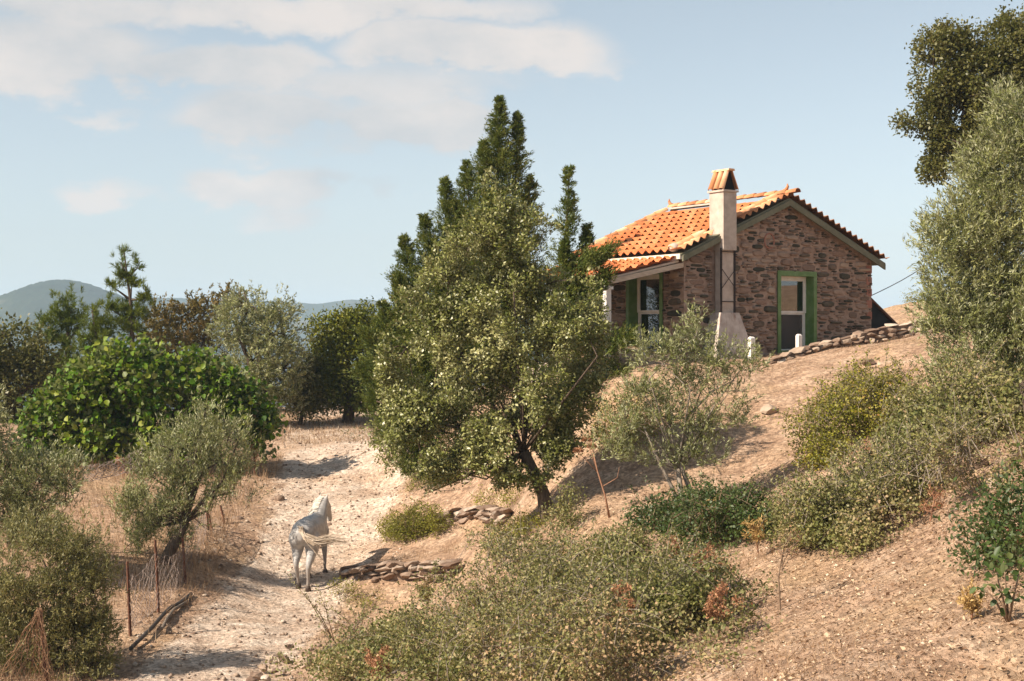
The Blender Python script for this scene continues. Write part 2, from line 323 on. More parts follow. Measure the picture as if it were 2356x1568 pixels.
def hill_mat():
    m, nt, b, out = nmat('wooded_hill')
    vo = tex(nt, .12, kind='voronoi'); n = tex(nt, .012, 8, .6)
    c = ramp(nt, n, [(.35, (.016,.026,.012)), (.55, (.03,.042,.02)), (.66, (.09,.08,.048)), (.8, (.17,.14,.09))])
    c = mixn(nt, mathn(nt, 'MULTIPLY', vo, .10, True), c, (.02, .03, .012))
    nt.links.new(c, b.inputs['Base Color']); b.inputs['Roughness'].default_value = 1.0; b.inputs['Specular IOR Level'].default_value = 0
    return m
M['hill'] = hill_mat()

# ------------------------------------------------------------------ terrain
K = 1.171
_cp = [(480,1568,17.2),(300,1568,17.0),(560,1450,20),(710,1345,23.8),(620,1300,25),(850,1250,26),(700,1150,29),(900,1120,30),(700,1050,34),(850,1000,38),(700,960,42),(850,950,43),
 (200,1190,26),(50,1100,29),(100,1400,20.5),(0,1568,17),(0,1000,36),(-300,1300,22),(-400,1050,34),(380,1290,23),(300,1460,19.4),(475,1230,25.2),(585,1090,31),(300,1080,31),
 (900,1368,22.8),(900,1308,23.4),(1000,1270,24.5),(1100,1225,24.2),(1090,1178,25.4),(1000,1120,27.5),(1000,1088,28.5),(1150,1060,28.5),
 (1420,905,24.7),(1400,1000,22.5),(1450,1100,21),(1400,1180,19.5),(1255,1190,20.5),(1570,1190,18.5),
 (1050,1370,21),(1200,1620,12.5),(800,1600,15),(1000,1500,17),(1300,1480,15.5),(1500,1400,15.3),(1600,1640,10),(1700,1440,12.5),(1800,1280,14.5),
 (2000,1400,11.5),(2356,1200,12),(2356,1568,8.5),(1800,1568,9.3),(2200,1300,11.8),(2356,1000,15),(2000,1260,14),(1900,1120,17.5),(2100,1000,18.3),(1700,1150,19),(1700,1000,22),
 (1780,900,23.5),(1950,832,24.5),(2100,785,25),(2500,1000,13),(2500,1400,9),(930,1005,38),(960,965,42),
 (1859,822,26.0),(1941,811,26.3),(2073,788,26.8),(1800,838,25.7)]
_w = [tuple(at(u, v, Y * K)) for u, v, Y in _cp]
_w += [(2.2,30.3,-.72),(1.0,33,-.75),(4.0,30.6,-.62),(5.7,30.6,-.62),(4.2,33,-.62),(9,35,-.30),(7,37,-.5),(-1.2,37,-1.7),(-3.2,40,-2.9),(10.6,36.5,-.05),(12.5,38,.10),(14.0,44,.85),(13,48,.7),(18,42,1.6),(20,30,1.3),(12,30,.28),
       (0,0,-1.75),(-6,4,-4.3),(6,3,-1.3),(-14,12,-6.2),(-20,30,-4.8),(12,8,-.8),(0,-15,0),(0,8,-2.9),(-3,12,-4.6),(14,18,.2),(-14,48,-3.0),(0,50,-2.6),(-28,50,-3.5)]
_P = np.array(_w); _XY = _P[:, :2]
def _tps(d2): return np.where(d2 > 1e-9, 0.5 * d2 * np.log(np.maximum(d2, 1e-9)), 0.0)
_n = len(_P); _A = np.zeros((_n + 3, _n + 3)); _d2 = ((_XY[:, None] - _XY[None]) ** 2).sum(-1)
_A[:_n, :_n] = _tps(_d2) + np.eye(_n) * 0.08; _A[:_n, _n] = 1; _A[:_n, _n + 1:] = _XY; _A[_n, :_n] = 1; _A[_n + 1:, :_n] = _XY.T
_sol = np.linalg.solve(_A, np.concatenate([_P[:, 2], [0, 0, 0]]))
def sstep(a, b, x): t = np.clip((x - a) / (b - a), 0, 1); return t * t * (3 - 2 * t)
_path_px = [(330,1760,1.2),(400,1640,1.25),(480,1560,1.2),(580,1450,1.2),(690,1345,1.25),(745,1250,1.45),(785,1150,1.75),(800,1080,1.9),(770,1015,1.8),(800,958,1.4)]
def H(x, y):
    x = np.atleast_1d(np.asarray(x, float)); y = np.atleast_1d(np.asarray(y, float)); h = np.empty(x.shape)
    fx, fy = x.ravel(), y.ravel(); r = np.empty(fx.shape)
    cx = np.clip(fx, -30, 24); cy = np.clip(fy, -15, 56)
    for i in range(0, len(fx), 20000):
        s = slice(i, i + 20000)
        d2 = (cx[s, None] - _XY[None, :, 0]) ** 2 + (cy[s, None] - _XY[None, :, 1]) ** 2
        r[s] = _tps(d2) @ _sol[:_n] + _sol[_n] + cx[s] * _sol[_n + 1] + cy[s] * _sol[_n + 2]
    r = np.clip(r, -8.5, 5)
    far = sstep(51, 80, fy + 0.10 * np.abs(fx)); val = -8 - np.clip((fy - 60) * .22, 0, 62)
    r = r * (1 - far) + val * far
    side = sstep(30, 90, np.abs(fx)); r = r * (1 - side) + np.where(fx > 0, 3.0, -16.0) * side * (1 - far) + r * side * far
    return r.reshape(x.shape)
def h1(x, y): return float(H(x, y)[0])
_Ys = np.geomspace(6, 75, 420)
def gat(u, v):
    """where the sight line of a measured point meets the terrain"""
    X = (u - CU) / F * _Ys; Z = (V0 - v) / F * _Ys; hh = H(X, _Ys)
    k = np.argmax(Z <= hh) if (Z <= hh).any() else len(_Ys) - 1
    Y = _Ys[k]; return Vector((X[k], Y, hh[k]))
def on(x, y): return Vector((x, y, h1(x, y)))
PATH = [(gat(u, min(v, 1640)), hw) for u, v, hw in _path_px]
PATH[0] = (Vector((PATH[1][0].x - .7, PATH[1][0].y - 2.2, 0)), 1.2)
def path_d(x, y):
    """distance from the path's middle line, divided by its half width"""
    best = np.full(x.shape, 99.0)
    for (a, ha), (b, hb) in zip(PATH[:-1], PATH[1:]):
        dx, dy = b.x - a.x, b.y - a.y; l2 = dx * dx + dy * dy
        t = np.clip(((x - a.x) * dx + (y - a.y) * dy) / l2, 0, 1)
        best = np.minimum(best, np.hypot(x - a.x - t * dx, y - a.y - t * dy) / (ha + (hb - ha) * t))
    return best
_k = rng.normal(size=(26, 2)) * np.array([[.5]] * 8 + [[1.6]] * 9 + [[4.5]] * 9); _ph = rng.uniform(0, 6.28, 26); _am = np.array([.022] * 8 + [.012] * 9 + [.0065] * 9)
def rough(x, y):
    r = np.zeros(x.shape)
    for k, p, a in zip(_k, _ph, _am): r += a * np.sin(k[0] * x + k[1] * y + p)
    return r
def near_fade(y): return 1 - sstep(48, 70, y)
def grid_mesh(name, X, Y, Z, mat, attr_):
    nr, nc = X.shape; idx = np.arange(nr * nc).reshape(nr, nc)
    q = np.stack([idx[:-1, :-1], idx[:-1, 1:], idx[1:, 1:], idx[1:, :-1]], -1).reshape(-1, 4)
    return mesh_np(name, np.stack([X, Y, Z], -1).reshape(-1, 3), q.ravel(), np.arange(len(q)) * 4, np.full(len(q), 4), mat, smooth=True, attr=attr_)
def sym(dense, n, far, m):
    a = np.linspace(0, dense, n); b = dense + np.geomspace(.3, far, m); return np.concatenate([-b[::-1], -a[:0:-1], a, b])
gx = sym(15, 130, 5000, 36); gy = np.concatenate([-np.geomspace(3000, 1, 24), np.linspace(0, 48, 400), 48 + np.geomspace(.3, 5200, 44)])
GX, GY = np.meshgrid(gx, gy); GZ = H(GX, GY) + rough(GX, GY) * near_fade(GY); PD = path_d(GX, GY)
GZ -= .07 * (1 - sstep(.70, .95, PD))
tag(link('ground', grid_mesh('ground', GX, GY, GZ, M['ground'], {'path': (1 - sstep(.55, 1.25, PD)).ravel()})), 'dry tan hillside soil with straw and dead leaves', kind='structure')
def build_path():
    pts = []; n = 110
    seg = np.linspace(0, len(PATH) - 1.001, n)
    C = np.array([[p.x, p.y, w] for p, w in PATH])
    ctr = np.stack([np.interp(seg, np.arange(len(PATH)), C[:, k]) for k in range(3)], -1)
    for _ in range(6): ctr[1:-1] = (ctr[:-2] + 2 * ctr[1:-1] + ctr[2:]) / 4
    tang = np.gradient(ctr[:, :2], axis=0); tang /= np.linalg.norm(tang, axis=1)[:, None]; nor = np.stack([tang[:, 1], -tang[:, 0]], -1)
    s = np.linspace(-1, 1, 41)
    X = ctr[:, None, 0] + nor[:, None, 0] * s[None] * ctr[:, None, 2]; Y = ctr[:, None, 1] + nor[:, None, 1] * s[None] * ctr[:, None, 2]
    Z = H(X, Y) + rough(X, Y) + .004 - .02 * (1 - sstep(0, .5, np.abs(np.abs(s)[None] - .45) * 2)) * np.ones_like(X)
    Z -= .05 * sstep(.92, 1.0, np.abs(s))[None]
    tag(link('path', grid_mesh('path', X, Y, Z, M['ground'], {'path': (1 - sstep(.55, 1.25, path_d(X, Y))).ravel()})), 'pale stony track climbing past the fence', kind='structure')
build_path()
# hills beyond the valley
def hill(name, prof, Y, base, depth, label, seed):
    r = np.random.default_rng(seed); us = np.array([p[0] for p in prof], float); vs = np.array([p[1] for p in prof], float)
    uu = np.linspace(us[0], us[-1], 420); top = (V0 - np.interp(uu, us, vs)) / F * Y; xs = (uu - CU) / F * Y
    for _ in range(3): top[1:-1] = (top[:-2] + top[1:-1] * 2 + top[2:]) / 4
    t = np.linspace(-1, 1, 110); ks = r.normal(size=(30, 2)) * np.geomspace(.004, .05, 30)[:, None]; ph = r.uniform(0, 6.28, 30); am = np.geomspace(9, .9, 30)
    Xg, Tg = np.meshgrid(xs, t); Yg = Y + Tg * depth
    prof_t = np.cos(Tg * math.pi / 2) ** 1.15
    nz = sum(a * np.sin(k[0] * Xg + k[1] * Yg + p) for a, k, p in zip(am, ks, ph)) * .55
    Z = base + (top[None] - base) * prof_t + nz * (1 - prof_t ** 6) + r.uniform(-.8, 2.6, Xg.shape) * prof_t
    tag(link(name, grid_mesh(name, Xg, Yg, Z, M['hill'], {})), label, kind='structure')
hill('hill', [(-1500,790),(-900,745),(-500,730),(-200,712),(-60,697),(0,690),(50,675),(90,657),(120,650),(160,648),(195,655),(230,668),(290,690),(360,712),(450,740),(560,770),(700,800)], 1500, -72, 260, 'wooded blue hill with a rounded top', 3)
hill('hill', [(-900,735),(-200,715),(200,700),(340,688),(440,690),(560,694),(640,697),(690,700),(740,703),(780,696),(820,691),(860,693),(900,700),(1000,712),(1150,722),(1400,740),(1900,755),(2600,760),(3200,790)], 2300, -72, 420, 'long hazy ridge along the horizon', 4)

# ------------------------------------------------------------------ the air
def build_haze():
    m = bpy.data.materials.new('haze'); m.use_nodes = True; nt = m.node_tree; nt.nodes.clear()
    out = nt.nodes.new('ShaderNodeOutputMaterial'); v = nt.nodes.new('ShaderNodeVolumePrincipled'); nt.links.new(v.outputs[0], out.inputs['Volume'])
    v.inputs['Color'].default_value = (.54, .75, .96, 1); v.inputs['Density'].default_value = .00029; v.inputs['Anisotropy'].default_value = 0.0
    b = MB(); b.box((-5200, -3200, -120), (5200, 5400, 150)); o = b.build('haze', m)
    tag(o, 'thin pale haze over the far hills', kind='stuff')
build_haze()

# ------------------------------------------------------------------ the house
TH = math.radians(55.87); HO = Vector((4.159, 32.21, -.455))
house = thing('stone_house', 'small rubble stone house with orange tiled roof and green window frames', 'house', HO, math.atan2(math.cos(TH), math.sin(TH)))
hw, hl, ze, za = 6.696, 4.35, 2.50, 3.92        # gable width, length, wall height at the eave, ridge deck height (local: x along the gable, y away along the front)
def rake(x): return ze + (za - ze) * (1 - abs(x - hw / 2) / (hw / 2))
WX0, WX1, WZ0, WZ1 = 3.18, 4.48, 0.0, 2.05      # gable window
WY0, WY1 = .80, 2.10                            # front window
GND = -.6
gw = MB(); T = .38
fr = lambda p, k: (p[0], k * T, p[1])
for poly in ([(0, GND), (WX0, GND), (WX0, rake(WX0)), (0, ze)], [(WX0, GND), (WX1, GND), (WX1, WZ0), (WX0, WZ0)],
             [(WX0, WZ1), (WX1, WZ1), (WX1, rake(WX1)), (hw / 2, za), (WX0, rake(WX0))], [(WX1, GND), (hw, GND), (hw, ze), (WX1, rake(WX1))]):
    gw.prism(poly, fr)
gable = gw.build('gable_wall', M['mortar'], house)
fw = MB(); fr2 = lambda p, k: (k * T, p[0], p[1])
for poly in ([(T, GND), (T, ze), (WY0, ze), (WY0, GND)], [(WY0, GND), (WY0, WZ0), (WY1, WZ0), (WY1, GND)], [(WY0, WZ1), (WY0, ze), (WY1, ze), (WY1, WZ1)], [(WY1, GND), (WY1, ze), (hl, ze), (hl, GND)]):
    fw.prism(poly, fr2)
front = fw.build('front_wall', M['mortar'], house)
b = MB(); b.box((hw - T, T, GND), (hw, hl - T, ze)); b.build('back_wall', M['mortar'], house)
b = MB(); b.prism([(T, GND), (hw, GND), (hw, ze), (hw / 2, za), (T, rake(T))], lambda p, k: (p[0], hl - T + k * T - .002, p[1])); b.build('end_wall', M['mortar'], house)
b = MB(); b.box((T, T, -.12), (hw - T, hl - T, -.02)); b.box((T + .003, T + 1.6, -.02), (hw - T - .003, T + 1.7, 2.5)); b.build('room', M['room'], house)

def stone_shape(mb_list, frame, cx, cz, w, h, r_):
    """one rubble stone: an irregular outline with a domed, tilted face"""
    n = 9; vs = []; pr = random.uniform(.018, .07); ph = random.uniform(0, .7)
    tl = random.uniform(-.25, .25); sk = random.uniform(-.12, .12)
    ring = []
    for k in range(n):
        a = 2 * math.pi * (k + ph) / n; c, s_ = math.cos(a), math.sin(a); e = .62
        x = math.copysign(abs(c) ** e, c) * w / 2 * random.uniform(.86, 1.06); z = math.copysign(abs(s_) ** e, s_) * h / 2 * random.uniform(.82, 1.06)
        ring.append((x, z + x * sk * h / w))
    for x, z in ring: vs.append((cx + x, cz + z, .0))
    for x, z in ring: vs.append((cx + x * .84, cz + z * .78, pr * (1 + tl * z / h + tl * x / w)))
    vs.append((cx, cz, pr * 1.18))
    vs = [frame(*v) for v in vs]
    fs = [(k, (k + 1) % n, n + (k + 1) % n, n + k) for k in range(n)] + [(n + k, n + (k + 1) % n, 2 * n) for k in range(n)]
    mb_list.append((w * h, vs, fs, r_))
def rubble(x0, x1, z0, zt, blocked, seed, n=1500):
    """random rubble: big stones first, then smaller ones in what is left, none overlapping"""
    random.seed(seed); out = []; R = np.zeros((0, 4))
    for (w0, w1, h0, h1_, tries) in ((.30, .56, .11, .19, 220), (.26, .54, .06, .12, 1100), (.18, .40, .045, .085, 4000), (.12, .26, .03, .06, 7000), (.08, .16, .025, .045, 6000)):
        for _ in range(tries):
            w, h = random.uniform(w0, w1), random.uniform(h0, h1_); cx, cz = random.uniform(x0 + w / 2, x1 - w / 2), random.uniform(z0 + h / 2, zt)
            if blocked(cx - w / 2, cx + w / 2, cz - h / 2, cz + h / 2): continue
            if len(R) and ((np.abs(R[:, 0] - cx) < (R[:, 2] + w) * .475 + .004) & (np.abs(R[:, 1] - cz) < (R[:, 3] + h) * .475 + .004)).any(): continue
            R = np.vstack([R, (cx, cz, w, h)]); out.append((cx, cz, w, h))
            if len(out) >= n: return out
    return out
CX0, CX1 = .955, 1.39                            # chimney, along the gable
def blk_g(a, b_, z0, z1):
    if z1 > min(rake(a), rake(b_)) - .10: return True
    if b_ > WX0 - .03 and a < WX1 + .03 and z1 > WZ0 - .03 and z0 < WZ1 + .05: return True
    return b_ > CX0 - .01 and a < CX1 + .01 and z0 > .9
def blk_f(a, b_, z0, z1): return z1 > 2.46 or (b_ > WY0 - .03 and a < WY1 + .03 and z1 > WZ0 - .03 and z0 < WZ1 + .05)
def lay(parent, stones, frame, limit, seed):
    random.seed(seed); L = []
    for cx, cz, w, h in stones: stone_shape(L, frame, cx, cz, w, h, random.random())
    L.sort(key=lambda t: -t[0]); rest = MB()
    for k, (ar, vs, fs, r_) in enumerate(L):
        if k < limit:
            mb = MB(); mb.add(vs, fs, r_); mb.build('stone', M['wallstone'], parent)
        else: rest.add(vs, fs, r_)
    if rest.n: tag(rest.build('small_stones', M['wallstone'], parent), kind='stuff')
lay(gable, rubble(0, hw, GND, za, blk_g, 11), lambda a, z, d: (a, -d + .001, z), 240, 12)
lay(front, rubble(0, hl, GND, 2.5, blk_f, 21), lambda a, z, d: (-d + .001, a, z), 60, 22)
# brick quoin courses at the corner and above the green frames
b = MB()
random.seed(5)
for k in range(5): b.box((hw - .20, -.012 - .002 * (k % 2), .9 + k * .31), (hw + .012, .2, .9 + k * .31 + .2))
b.build('corner_bricks', M['brick'], house)
r_ = MB(); tor = [(2.82 + .17 * math.cos(a), -.05, 2.86 + .19 * math.sin(a)) for a in np.linspace(0, 2 * math.pi, 19)]
r_.tube(tor, .02, 5, cap=False); r_.build('wall_ring', M['brick'], house)

# windows: frame > sashes and panes
def window(axis, a0, a1, flip):
    """axis 0: in the gable wall, 1: in the front wall; the green lining fills the reveal"""
    P = (lambda a, d, z: (a, d, z)) if axis == 0 else (lambda a, d, z: (d, a, z))
    def bx(mb, A, B):
        p, q = P(*A), P(*B); mb.box(tuple(min(x, y) for x, y in zip(p, q)), tuple(max(x, y) for x, y in zip(p, q)))
    z0, z1 = WZ0, WZ1
    f = MB(); t = .055
    for A, B in (((a0, -.03, z0), (a0 + t, .33, z1)), ((a1 - t, -.03, z0), (a1, .33, z1)), ((a0 + t, -.03, z1 - t), (a1 - t, .33, z1)), ((a0 + t, -.03, z0), (a1 - t, .33, z0 + t))): bx(f, A, B)
    tr = .115     # flat architrave on the wall face
    for A, B in (((a0 - .06, -.055, z0 - .04), (a0 + tr - .06, -.032, z1 + .07)), ((a1 + .06 - tr, -.055, z0 - .04), (a1 + .06, -.032, z1 + .07)), ((a0 + tr - .06, -.053, z1 - .06), (a1 + .06 - tr, -.032, z1 + .07)), ((a0 + tr - .06, -.053, z0 - .04), (a1 + .06 - tr, -.032, z0 + .08))): bx(f, A, B)
    win = f.build('window', M['green'], house)
    y0, y1 = .22, .27; s = .10; i0, i1 = a0 + t + .001, a1 - t - .001; j0, j1 = z0 + t + .001, z1 - t - .001; mid = (j0 + j1) / 2 + .02
    for name, b0, b1, dy in (('upper_sash', mid, j1, 0), ('lower_sash', j0, mid - .002, .03)):
        q = MB()
        for A, B in (((i0, y0 + dy, b0), (i0 + s, y1 + dy, b1)), ((i1 - s, y0 + dy, b0), (i1, y1 + dy, b1)), ((i0 + s, y0 + dy, b1 - (.12 if dy == 0 else .04)), (i1 - s, y1 + dy, b1)), ((i0 + s, y0 + dy, b0), (i1 - s, y1 + dy, b0 + .05))): bx(q, A, B)
        q.build(name, M['white'], win)
        g = MB(); bx(g, (i0 + s, y0 + dy + .02, b0 + .05), (i1 - s, y0 + dy + .026, b1 - (.12 if dy == 0 else .04)))
        g.build('pane', M['glass'] if (dy == 0 or axis == 1) else M['screen'], win)
    if axis == 1:
        c = MB(); bx(c, (i0 + .12, y0 + .105, j0), (i1 - .52, y0 + .112, mid + .36)); bx(c, (i0 + .56, y0 + .12, j0), (i1 - .22, y0 + .127, mid - .02)); c.build('curtain', M['white'], win)
    return win
window(0, WX0, WX1, False); window(1, WY0, WY1, False)

# roofs
def s_tile(wd, ln, th=.018, amp=.095):
    """an S tile; local x across, y down the slope, z up"""
    n = 8; vs = []; z = lambda t: amp * (math.cos(2 * math.pi * t) * .5 + .5) * (1.0 if t < .85 else 1.0)
    for e, yy in enumerate((-ln * .06, ln)):
        for k in range(n + 1): vs.append((wd * (k / n - .5) * 1.04, yy, z(k / n) * (1.0 if e else .30)))
    for k in range(n + 1): vs.append((wd * (k / n - .5) * 1.04, ln, z(k / n) - th))
    fs = [(k, k + 1, n + 2 + k, n + 1 + k) for k in range(n)] + [(n + 1 + k, n + 2 + k, 2 * n + 3 + k, 2 * n + 2 + k) for k in range(n)]
    return vs, fs
def cap_tile(rad, ln, th=.015, taper=.85):
    n = 7; vs = []
    for yy, rr in ((0, rad * taper), (ln, rad), (ln, rad - th)):
        for k in range(n + 1):
            a = math.pi * k / n; vs.append((-rr * math.cos(a), yy, rr * math.sin(a)))
    fs = [(k, k + 1, n + 2 + k, n + 1 + k) for k in range(n)] + [(n + 1 + k, n + 2 + k, 2 * n + 3 + k, 2 * n + 2 + k) for k in range(n)]
    return vs, fs
def tile_meshes(fn, mat, name, k=7):
    L = []
    for i in range(k):
        vs, fs = fn; mb = MB(); mb.add(vs, fs, (i + .5) / k); L.append(mb.mesh(name, M[mat], smooth=True))
    return L
def frame_m(o, x, y, z):
    x, y, z = (Vector(v).normalized() for v in (x, y, z)); m = Matrix((x, y, z)).transposed().to_4x4(); m.translation = Vector(o); return m
def put(meshes, parent, mtx, name='tile'):
    o = link(name, random.choice(meshes), parent); o.matrix_local = mtx; return o
random.seed(31)
TW, TL = .285, .36
tiles = tile_meshes(s_tile(TW, TL * 1.12), 'tile', 'tile'); caps = tile_meshes(cap_tile(.105, .43), 'tile_old', 'cap_tile')
ov = .27; ex = .30                                # overhang past the gable, past the eave
slope = (za - ze) / (hw / 2); sl = math.hypot(1, slope)
dn_f = Vector((-1, 0, -slope)) / sl; dn_b = Vector((1, 0, -slope)) / sl
n_f = Vector((-slope, 0, 1)) / sl; n_b = Vector((slope, 0, 1)) / sl
RT = za + .09                                     # top of the deck at the ridge
dk = MB()
for sgn in (-1, 1):
    e = hw / 2 + ex
    dk.prism([(hw / 2 + sgn * .0, RT - .05), (hw / 2 + sgn * e, RT - .05 - slope * e), (hw / 2 + sgn * e, RT - .10 - slope * e), (hw / 2, RT - .10)], lambda p, k: (p[0], -ov + .04 + k * (hl + .1 + ov - .04), p[1]))
roof = dk.build('roof', M['fascia'], house)
rest = MB()
def add_rest(mtx, tv):
    vs, fs = tv; rest.add([mtx @ Vector(v) for v in vs], fs)
SL = (hw / 2 + ex) * sl; rows = int(SL / TL); y_in = .16
ncol = int((hl + .05 - y_in) / TW)
tcount = 0
for r in range(rows + 1):
    for c in range(ncol):
        yy = y_in + TW * (c + .5); o = Vector((hw / 2, yy, RT)) + dn_f * (SL - TL * (r + 1)) + n_f * (.02 + random.uniform(-.004, .004))
        if o.x > hw / 2 - .02: continue
        if CX0 - .02 < o.x + dn_f.x * TL * .5 < CX1 + .02 and yy < .24: continue
        put(tiles, roof, frame_m(o, (0, 1, 0), dn_f + n_f * .15, n_f)); tcount += 1
        rest_ok = True
        o2 = Vector((hw / 2, yy, RT)) + dn_b * (SL - TL * (r + 1)) + n_b * .02
        if o2.x > hw / 2 + .02: add_rest(frame_m(o2, (0, -1, 0), dn_b + n_b * .15, n_b), s_tile(TW, TL * 1.12))
# verge: a row of tiles turned over the gable edge, with cap tiles behind it
vt = tile_meshes(s_tile(.24, .42), 'tile_old', 'verge_tile')
k = 0; d = .12
while d < SL:
    for dn, nn, sg in ((dn_f, n_f, 1), (dn_b, n_b, -1)):
        o = Vector((hw / 2, .13, RT)) + dn * d + nn * .055
        if sg == 1 and CX0 - .14 < o.x < CX1 + .14: continue
        put(vt, roof, frame_m(o, dn * -sg, Vector((0, -1, 0)) - nn * .05, nn), 'verge_tile')
    d += .235
d = .1
while d < SL - .12:
    for dn, nn in ((dn_f, n_f), (dn_b, n_b)):
        o = Vector((hw / 2, .14, RT)) + dn * d + nn * .055
        if not (nn is n_f and CX0 - .1 < o.x + dn.x * .2 < CX1 + .1): put(caps, roof, frame_m(o, nn.cross(dn) * -1 if False else dn.cross(nn), dn + nn * .045, nn), 'verge_cap')
        o = Vector((hw / 2, hl + .06, RT)) + dn * d + nn * .03
        put(caps, roof, frame_m(o, dn.cross(nn), dn + nn * .045, nn), 'verge_cap')
    d += .38
yy = hl + .05
while yy > -.2:
    put(caps, roof, frame_m((hw / 2, yy, RT + .065), (-1, 0, 0), (0, -1, .07), (0, 0, 1)), 'ridge_tile'); yy -= .375
mo = MB(); mo.prism([(hw / 2 - .16, RT - .0), (hw / 2 + .16, RT - .0), (hw / 2 + .10, RT + .055), (hw / 2 - .10, RT + .055)], lambda p, k: (p[0], 1.9 + k * (hl - 2.0), p[1])); mo.build('ridge_mortar', M['concrete'], roof)
for yy, sg in ((-.12, -1), (hl + .02, 1)):        # upturned end tiles
    q = MB(); q.tube([(hw / 2, yy - sg * .12, RT + .12), (hw / 2, yy, RT + .17), (hw / 2, yy + sg * .05, RT + .25), (hw / 2, yy + sg * .04, RT + .32)], [.06, .05, .035, .012], 6); q.build('finial', M['tile_old'], roof, True)
# mortared lump closing the verge cap line at the eave
bm = bmesh.new(); bmesh.ops.create_icosphere(bm, subdivisions=2, radius=.14)
for v in bm.verts: v.co *= random.uniform(.85, 1.1); v.co.z *= .85
me = bpy.data.meshes.new('mortar_cap'); bm.to_mesh(me); bm.free(); me.materials.append(M['render']); me.polygons.foreach_set('use_smooth', [True] * len(me.polygons))
o = link('mortar_cap', me, roof); o.location = Vector((hw / 2, .13, RT)) + dn_f * (SL - .13) + n_f * .08
# fascia boards under the verge, eave mortar and board
f = MB()
for sg, dn, nn in ((-1, dn_f, n_f), (1, dn_b, n_b)):
    e = hw / 2 + ex - .04
    f.prism([(hw / 2, RT - .10), (hw / 2 + sg * e, RT - .10 - slope * e), (hw / 2 + sg * e, RT - .245 - slope * e), (hw / 2, RT - .245)], lambda p, k: (p[0], -ov + k * .05, p[1]))
f.build('verge_board', M['fascia'], house)
e = hw / 2 + ex; zev = RT - slope * e
ev = MB(); ev.box((-ex - .03, -ov + .055, zev - .17), (-ex + .12, hl + .08, zev - .045)); ev.build('eave_board', M['limewash'], house)
# porch roof along the front
PX, PZ0, PZ1 = -2.50, zev - .19, 1.77
pslope = (PZ0 - PZ1) / (-ex - PX); psl = math.hypot(1, pslope); dn_p = Vector((-1, 0, -pslope)) / psl; n_p = Vector((-pslope, 0, 1)) / psl
pd = MB(); pd.prism([(-ex + .08, PZ0 + .0), (PX + .06, PZ1 + .02), (PX + .06, PZ1 - .03), (-ex + .08, PZ0 - .05)], lambda p, k: (p[0], -.06 + k * (hl + .1), p[1]))
porch = pd.build('porch_roof', M['wood'], house)
PL = (-ex - PX + .06) * psl; prow = int(PL / TL) + 1; pcol = int((hl + .1) / TW)
for r in range(prow):
    for c in range(pcol):
        yy = -.08 + TW * (c + .5); o = Vector((-ex + .06, yy, PZ0)) + dn_p * (PL - TL * (r + 1)) + n_p * (.03 + random.uniform(-.004, .004))
        m4 = frame_m(o, (0, 1, 0), dn_p + n_p * .15, n_p)
        if tcount < 300: put(tiles, porch, m4); tcount += 1
        else: add_rest(m4, s_tile(TW, TL * 1.12))
tag(rest.build('far_tiles', M['tile'], roof, True), kind='stuff')
pm = MB(); pm.box((-ex - .02, -.03, PZ0 - .02), (-ex + .05, hl + .06, PZ0 + .085)); pm.build('flashing', M['limewash'], house)
pb = MB(); pb.prism([(-ex + .2, PZ0 - .052), (PX + .02, PZ1 - .035), (PX + .02, PZ1 - .15), (-ex + .2, PZ0 - .17)], lambda p, k: (p[0], -.10 + k * .09, p[1])); pb.build('porch_rafter', M['wood'], house)
pb = MB(); pb.box((PX + .10, 0.0, PZ1 - .15), (PX + .22, hl, PZ1 - .032)); pb.build('porch_beam', M['wood'], house)
for yy in (.0, hl / 2 - .1, hl - .2):
    q = MB(); q.box((PX + .09, yy - .04, -.2), (PX + .23, yy + .10, PZ1 - .152)); q.box((PX + .05, yy - .07, PZ1 - .24), (PX + .27, yy + .13, PZ1 - .153)); q.build('porch_post', M['white'], house)

# chimney: pedestal, flue, shaft and a little tiled tent on top
ch = MB(); ch.prism([(CX0, 2.55), (CX1, 2.55), (CX1, 3.97), (CX0, 3.97)], lambda p, k: (p[0], -.36 + k * .50, p[1])); ch.box((CX0 - .035, -.40, 3.972), (CX1 + .035, .18, 4.02))
chim = ch.build('chimney', M['render'], house)
q = MB(); q.box((CX0 + .02, -.27, 1.02), (CX1 - .02, -.045, 2.549)); q.build('flue', M['render'], chim)
q = MB(); cxm = (CX0 + CX1) / 2
bot = [(cxm - .68, -.58, GND), (cxm + .68, -.58, GND), (cxm + .68, -.002, GND), (cxm - .68, -.002, GND)]
mid_ = [(cxm - .60, -.54, .10), (cxm + .60, -.54, .10), (cxm + .60, -.002, .10), (cxm - .60, -.002, .10)]
top = [(cxm - .31, -.36, 1.02), (cxm + .31, -.36, 1.02), (cxm + .31, -.002, 1.02), (cxm - .31, -.002, 1.02)]
q.add(bot + mid_ + top, [(0,1,5,4),(1,2,6,5),(2,3,7,6),(3,0,4,7),(4,5,9,8),(5,6,10,9),(6,7,11,10),(7,4,8,11),(8,9,10,11)]); q.build('chimney_base', M['pedestal'], chim)
for xx in (CX0 - .005, CX1 + .005):
    q = MB(); q.box((xx - .022, -.30, 1.02), (xx + .022, -.272, 2.60)); q.build('iron_strap', M['iron'], chim)
for z in (2.50, 1.28):
    q = MB(); q.box((CX0 - .03, -.316, z), (CX1 + .03, -.302, z + .022)); q.build('iron_strap', M['iron'], chim)
for a, c in ((1.62, 2.08), (2.08, 1.62)):
    q = MB(); q.tube([(CX0, -.312, a), (CX1, -.312 if a < c else -.325, c)], .009, 5); q.build('iron_brace', M['iron'], chim)
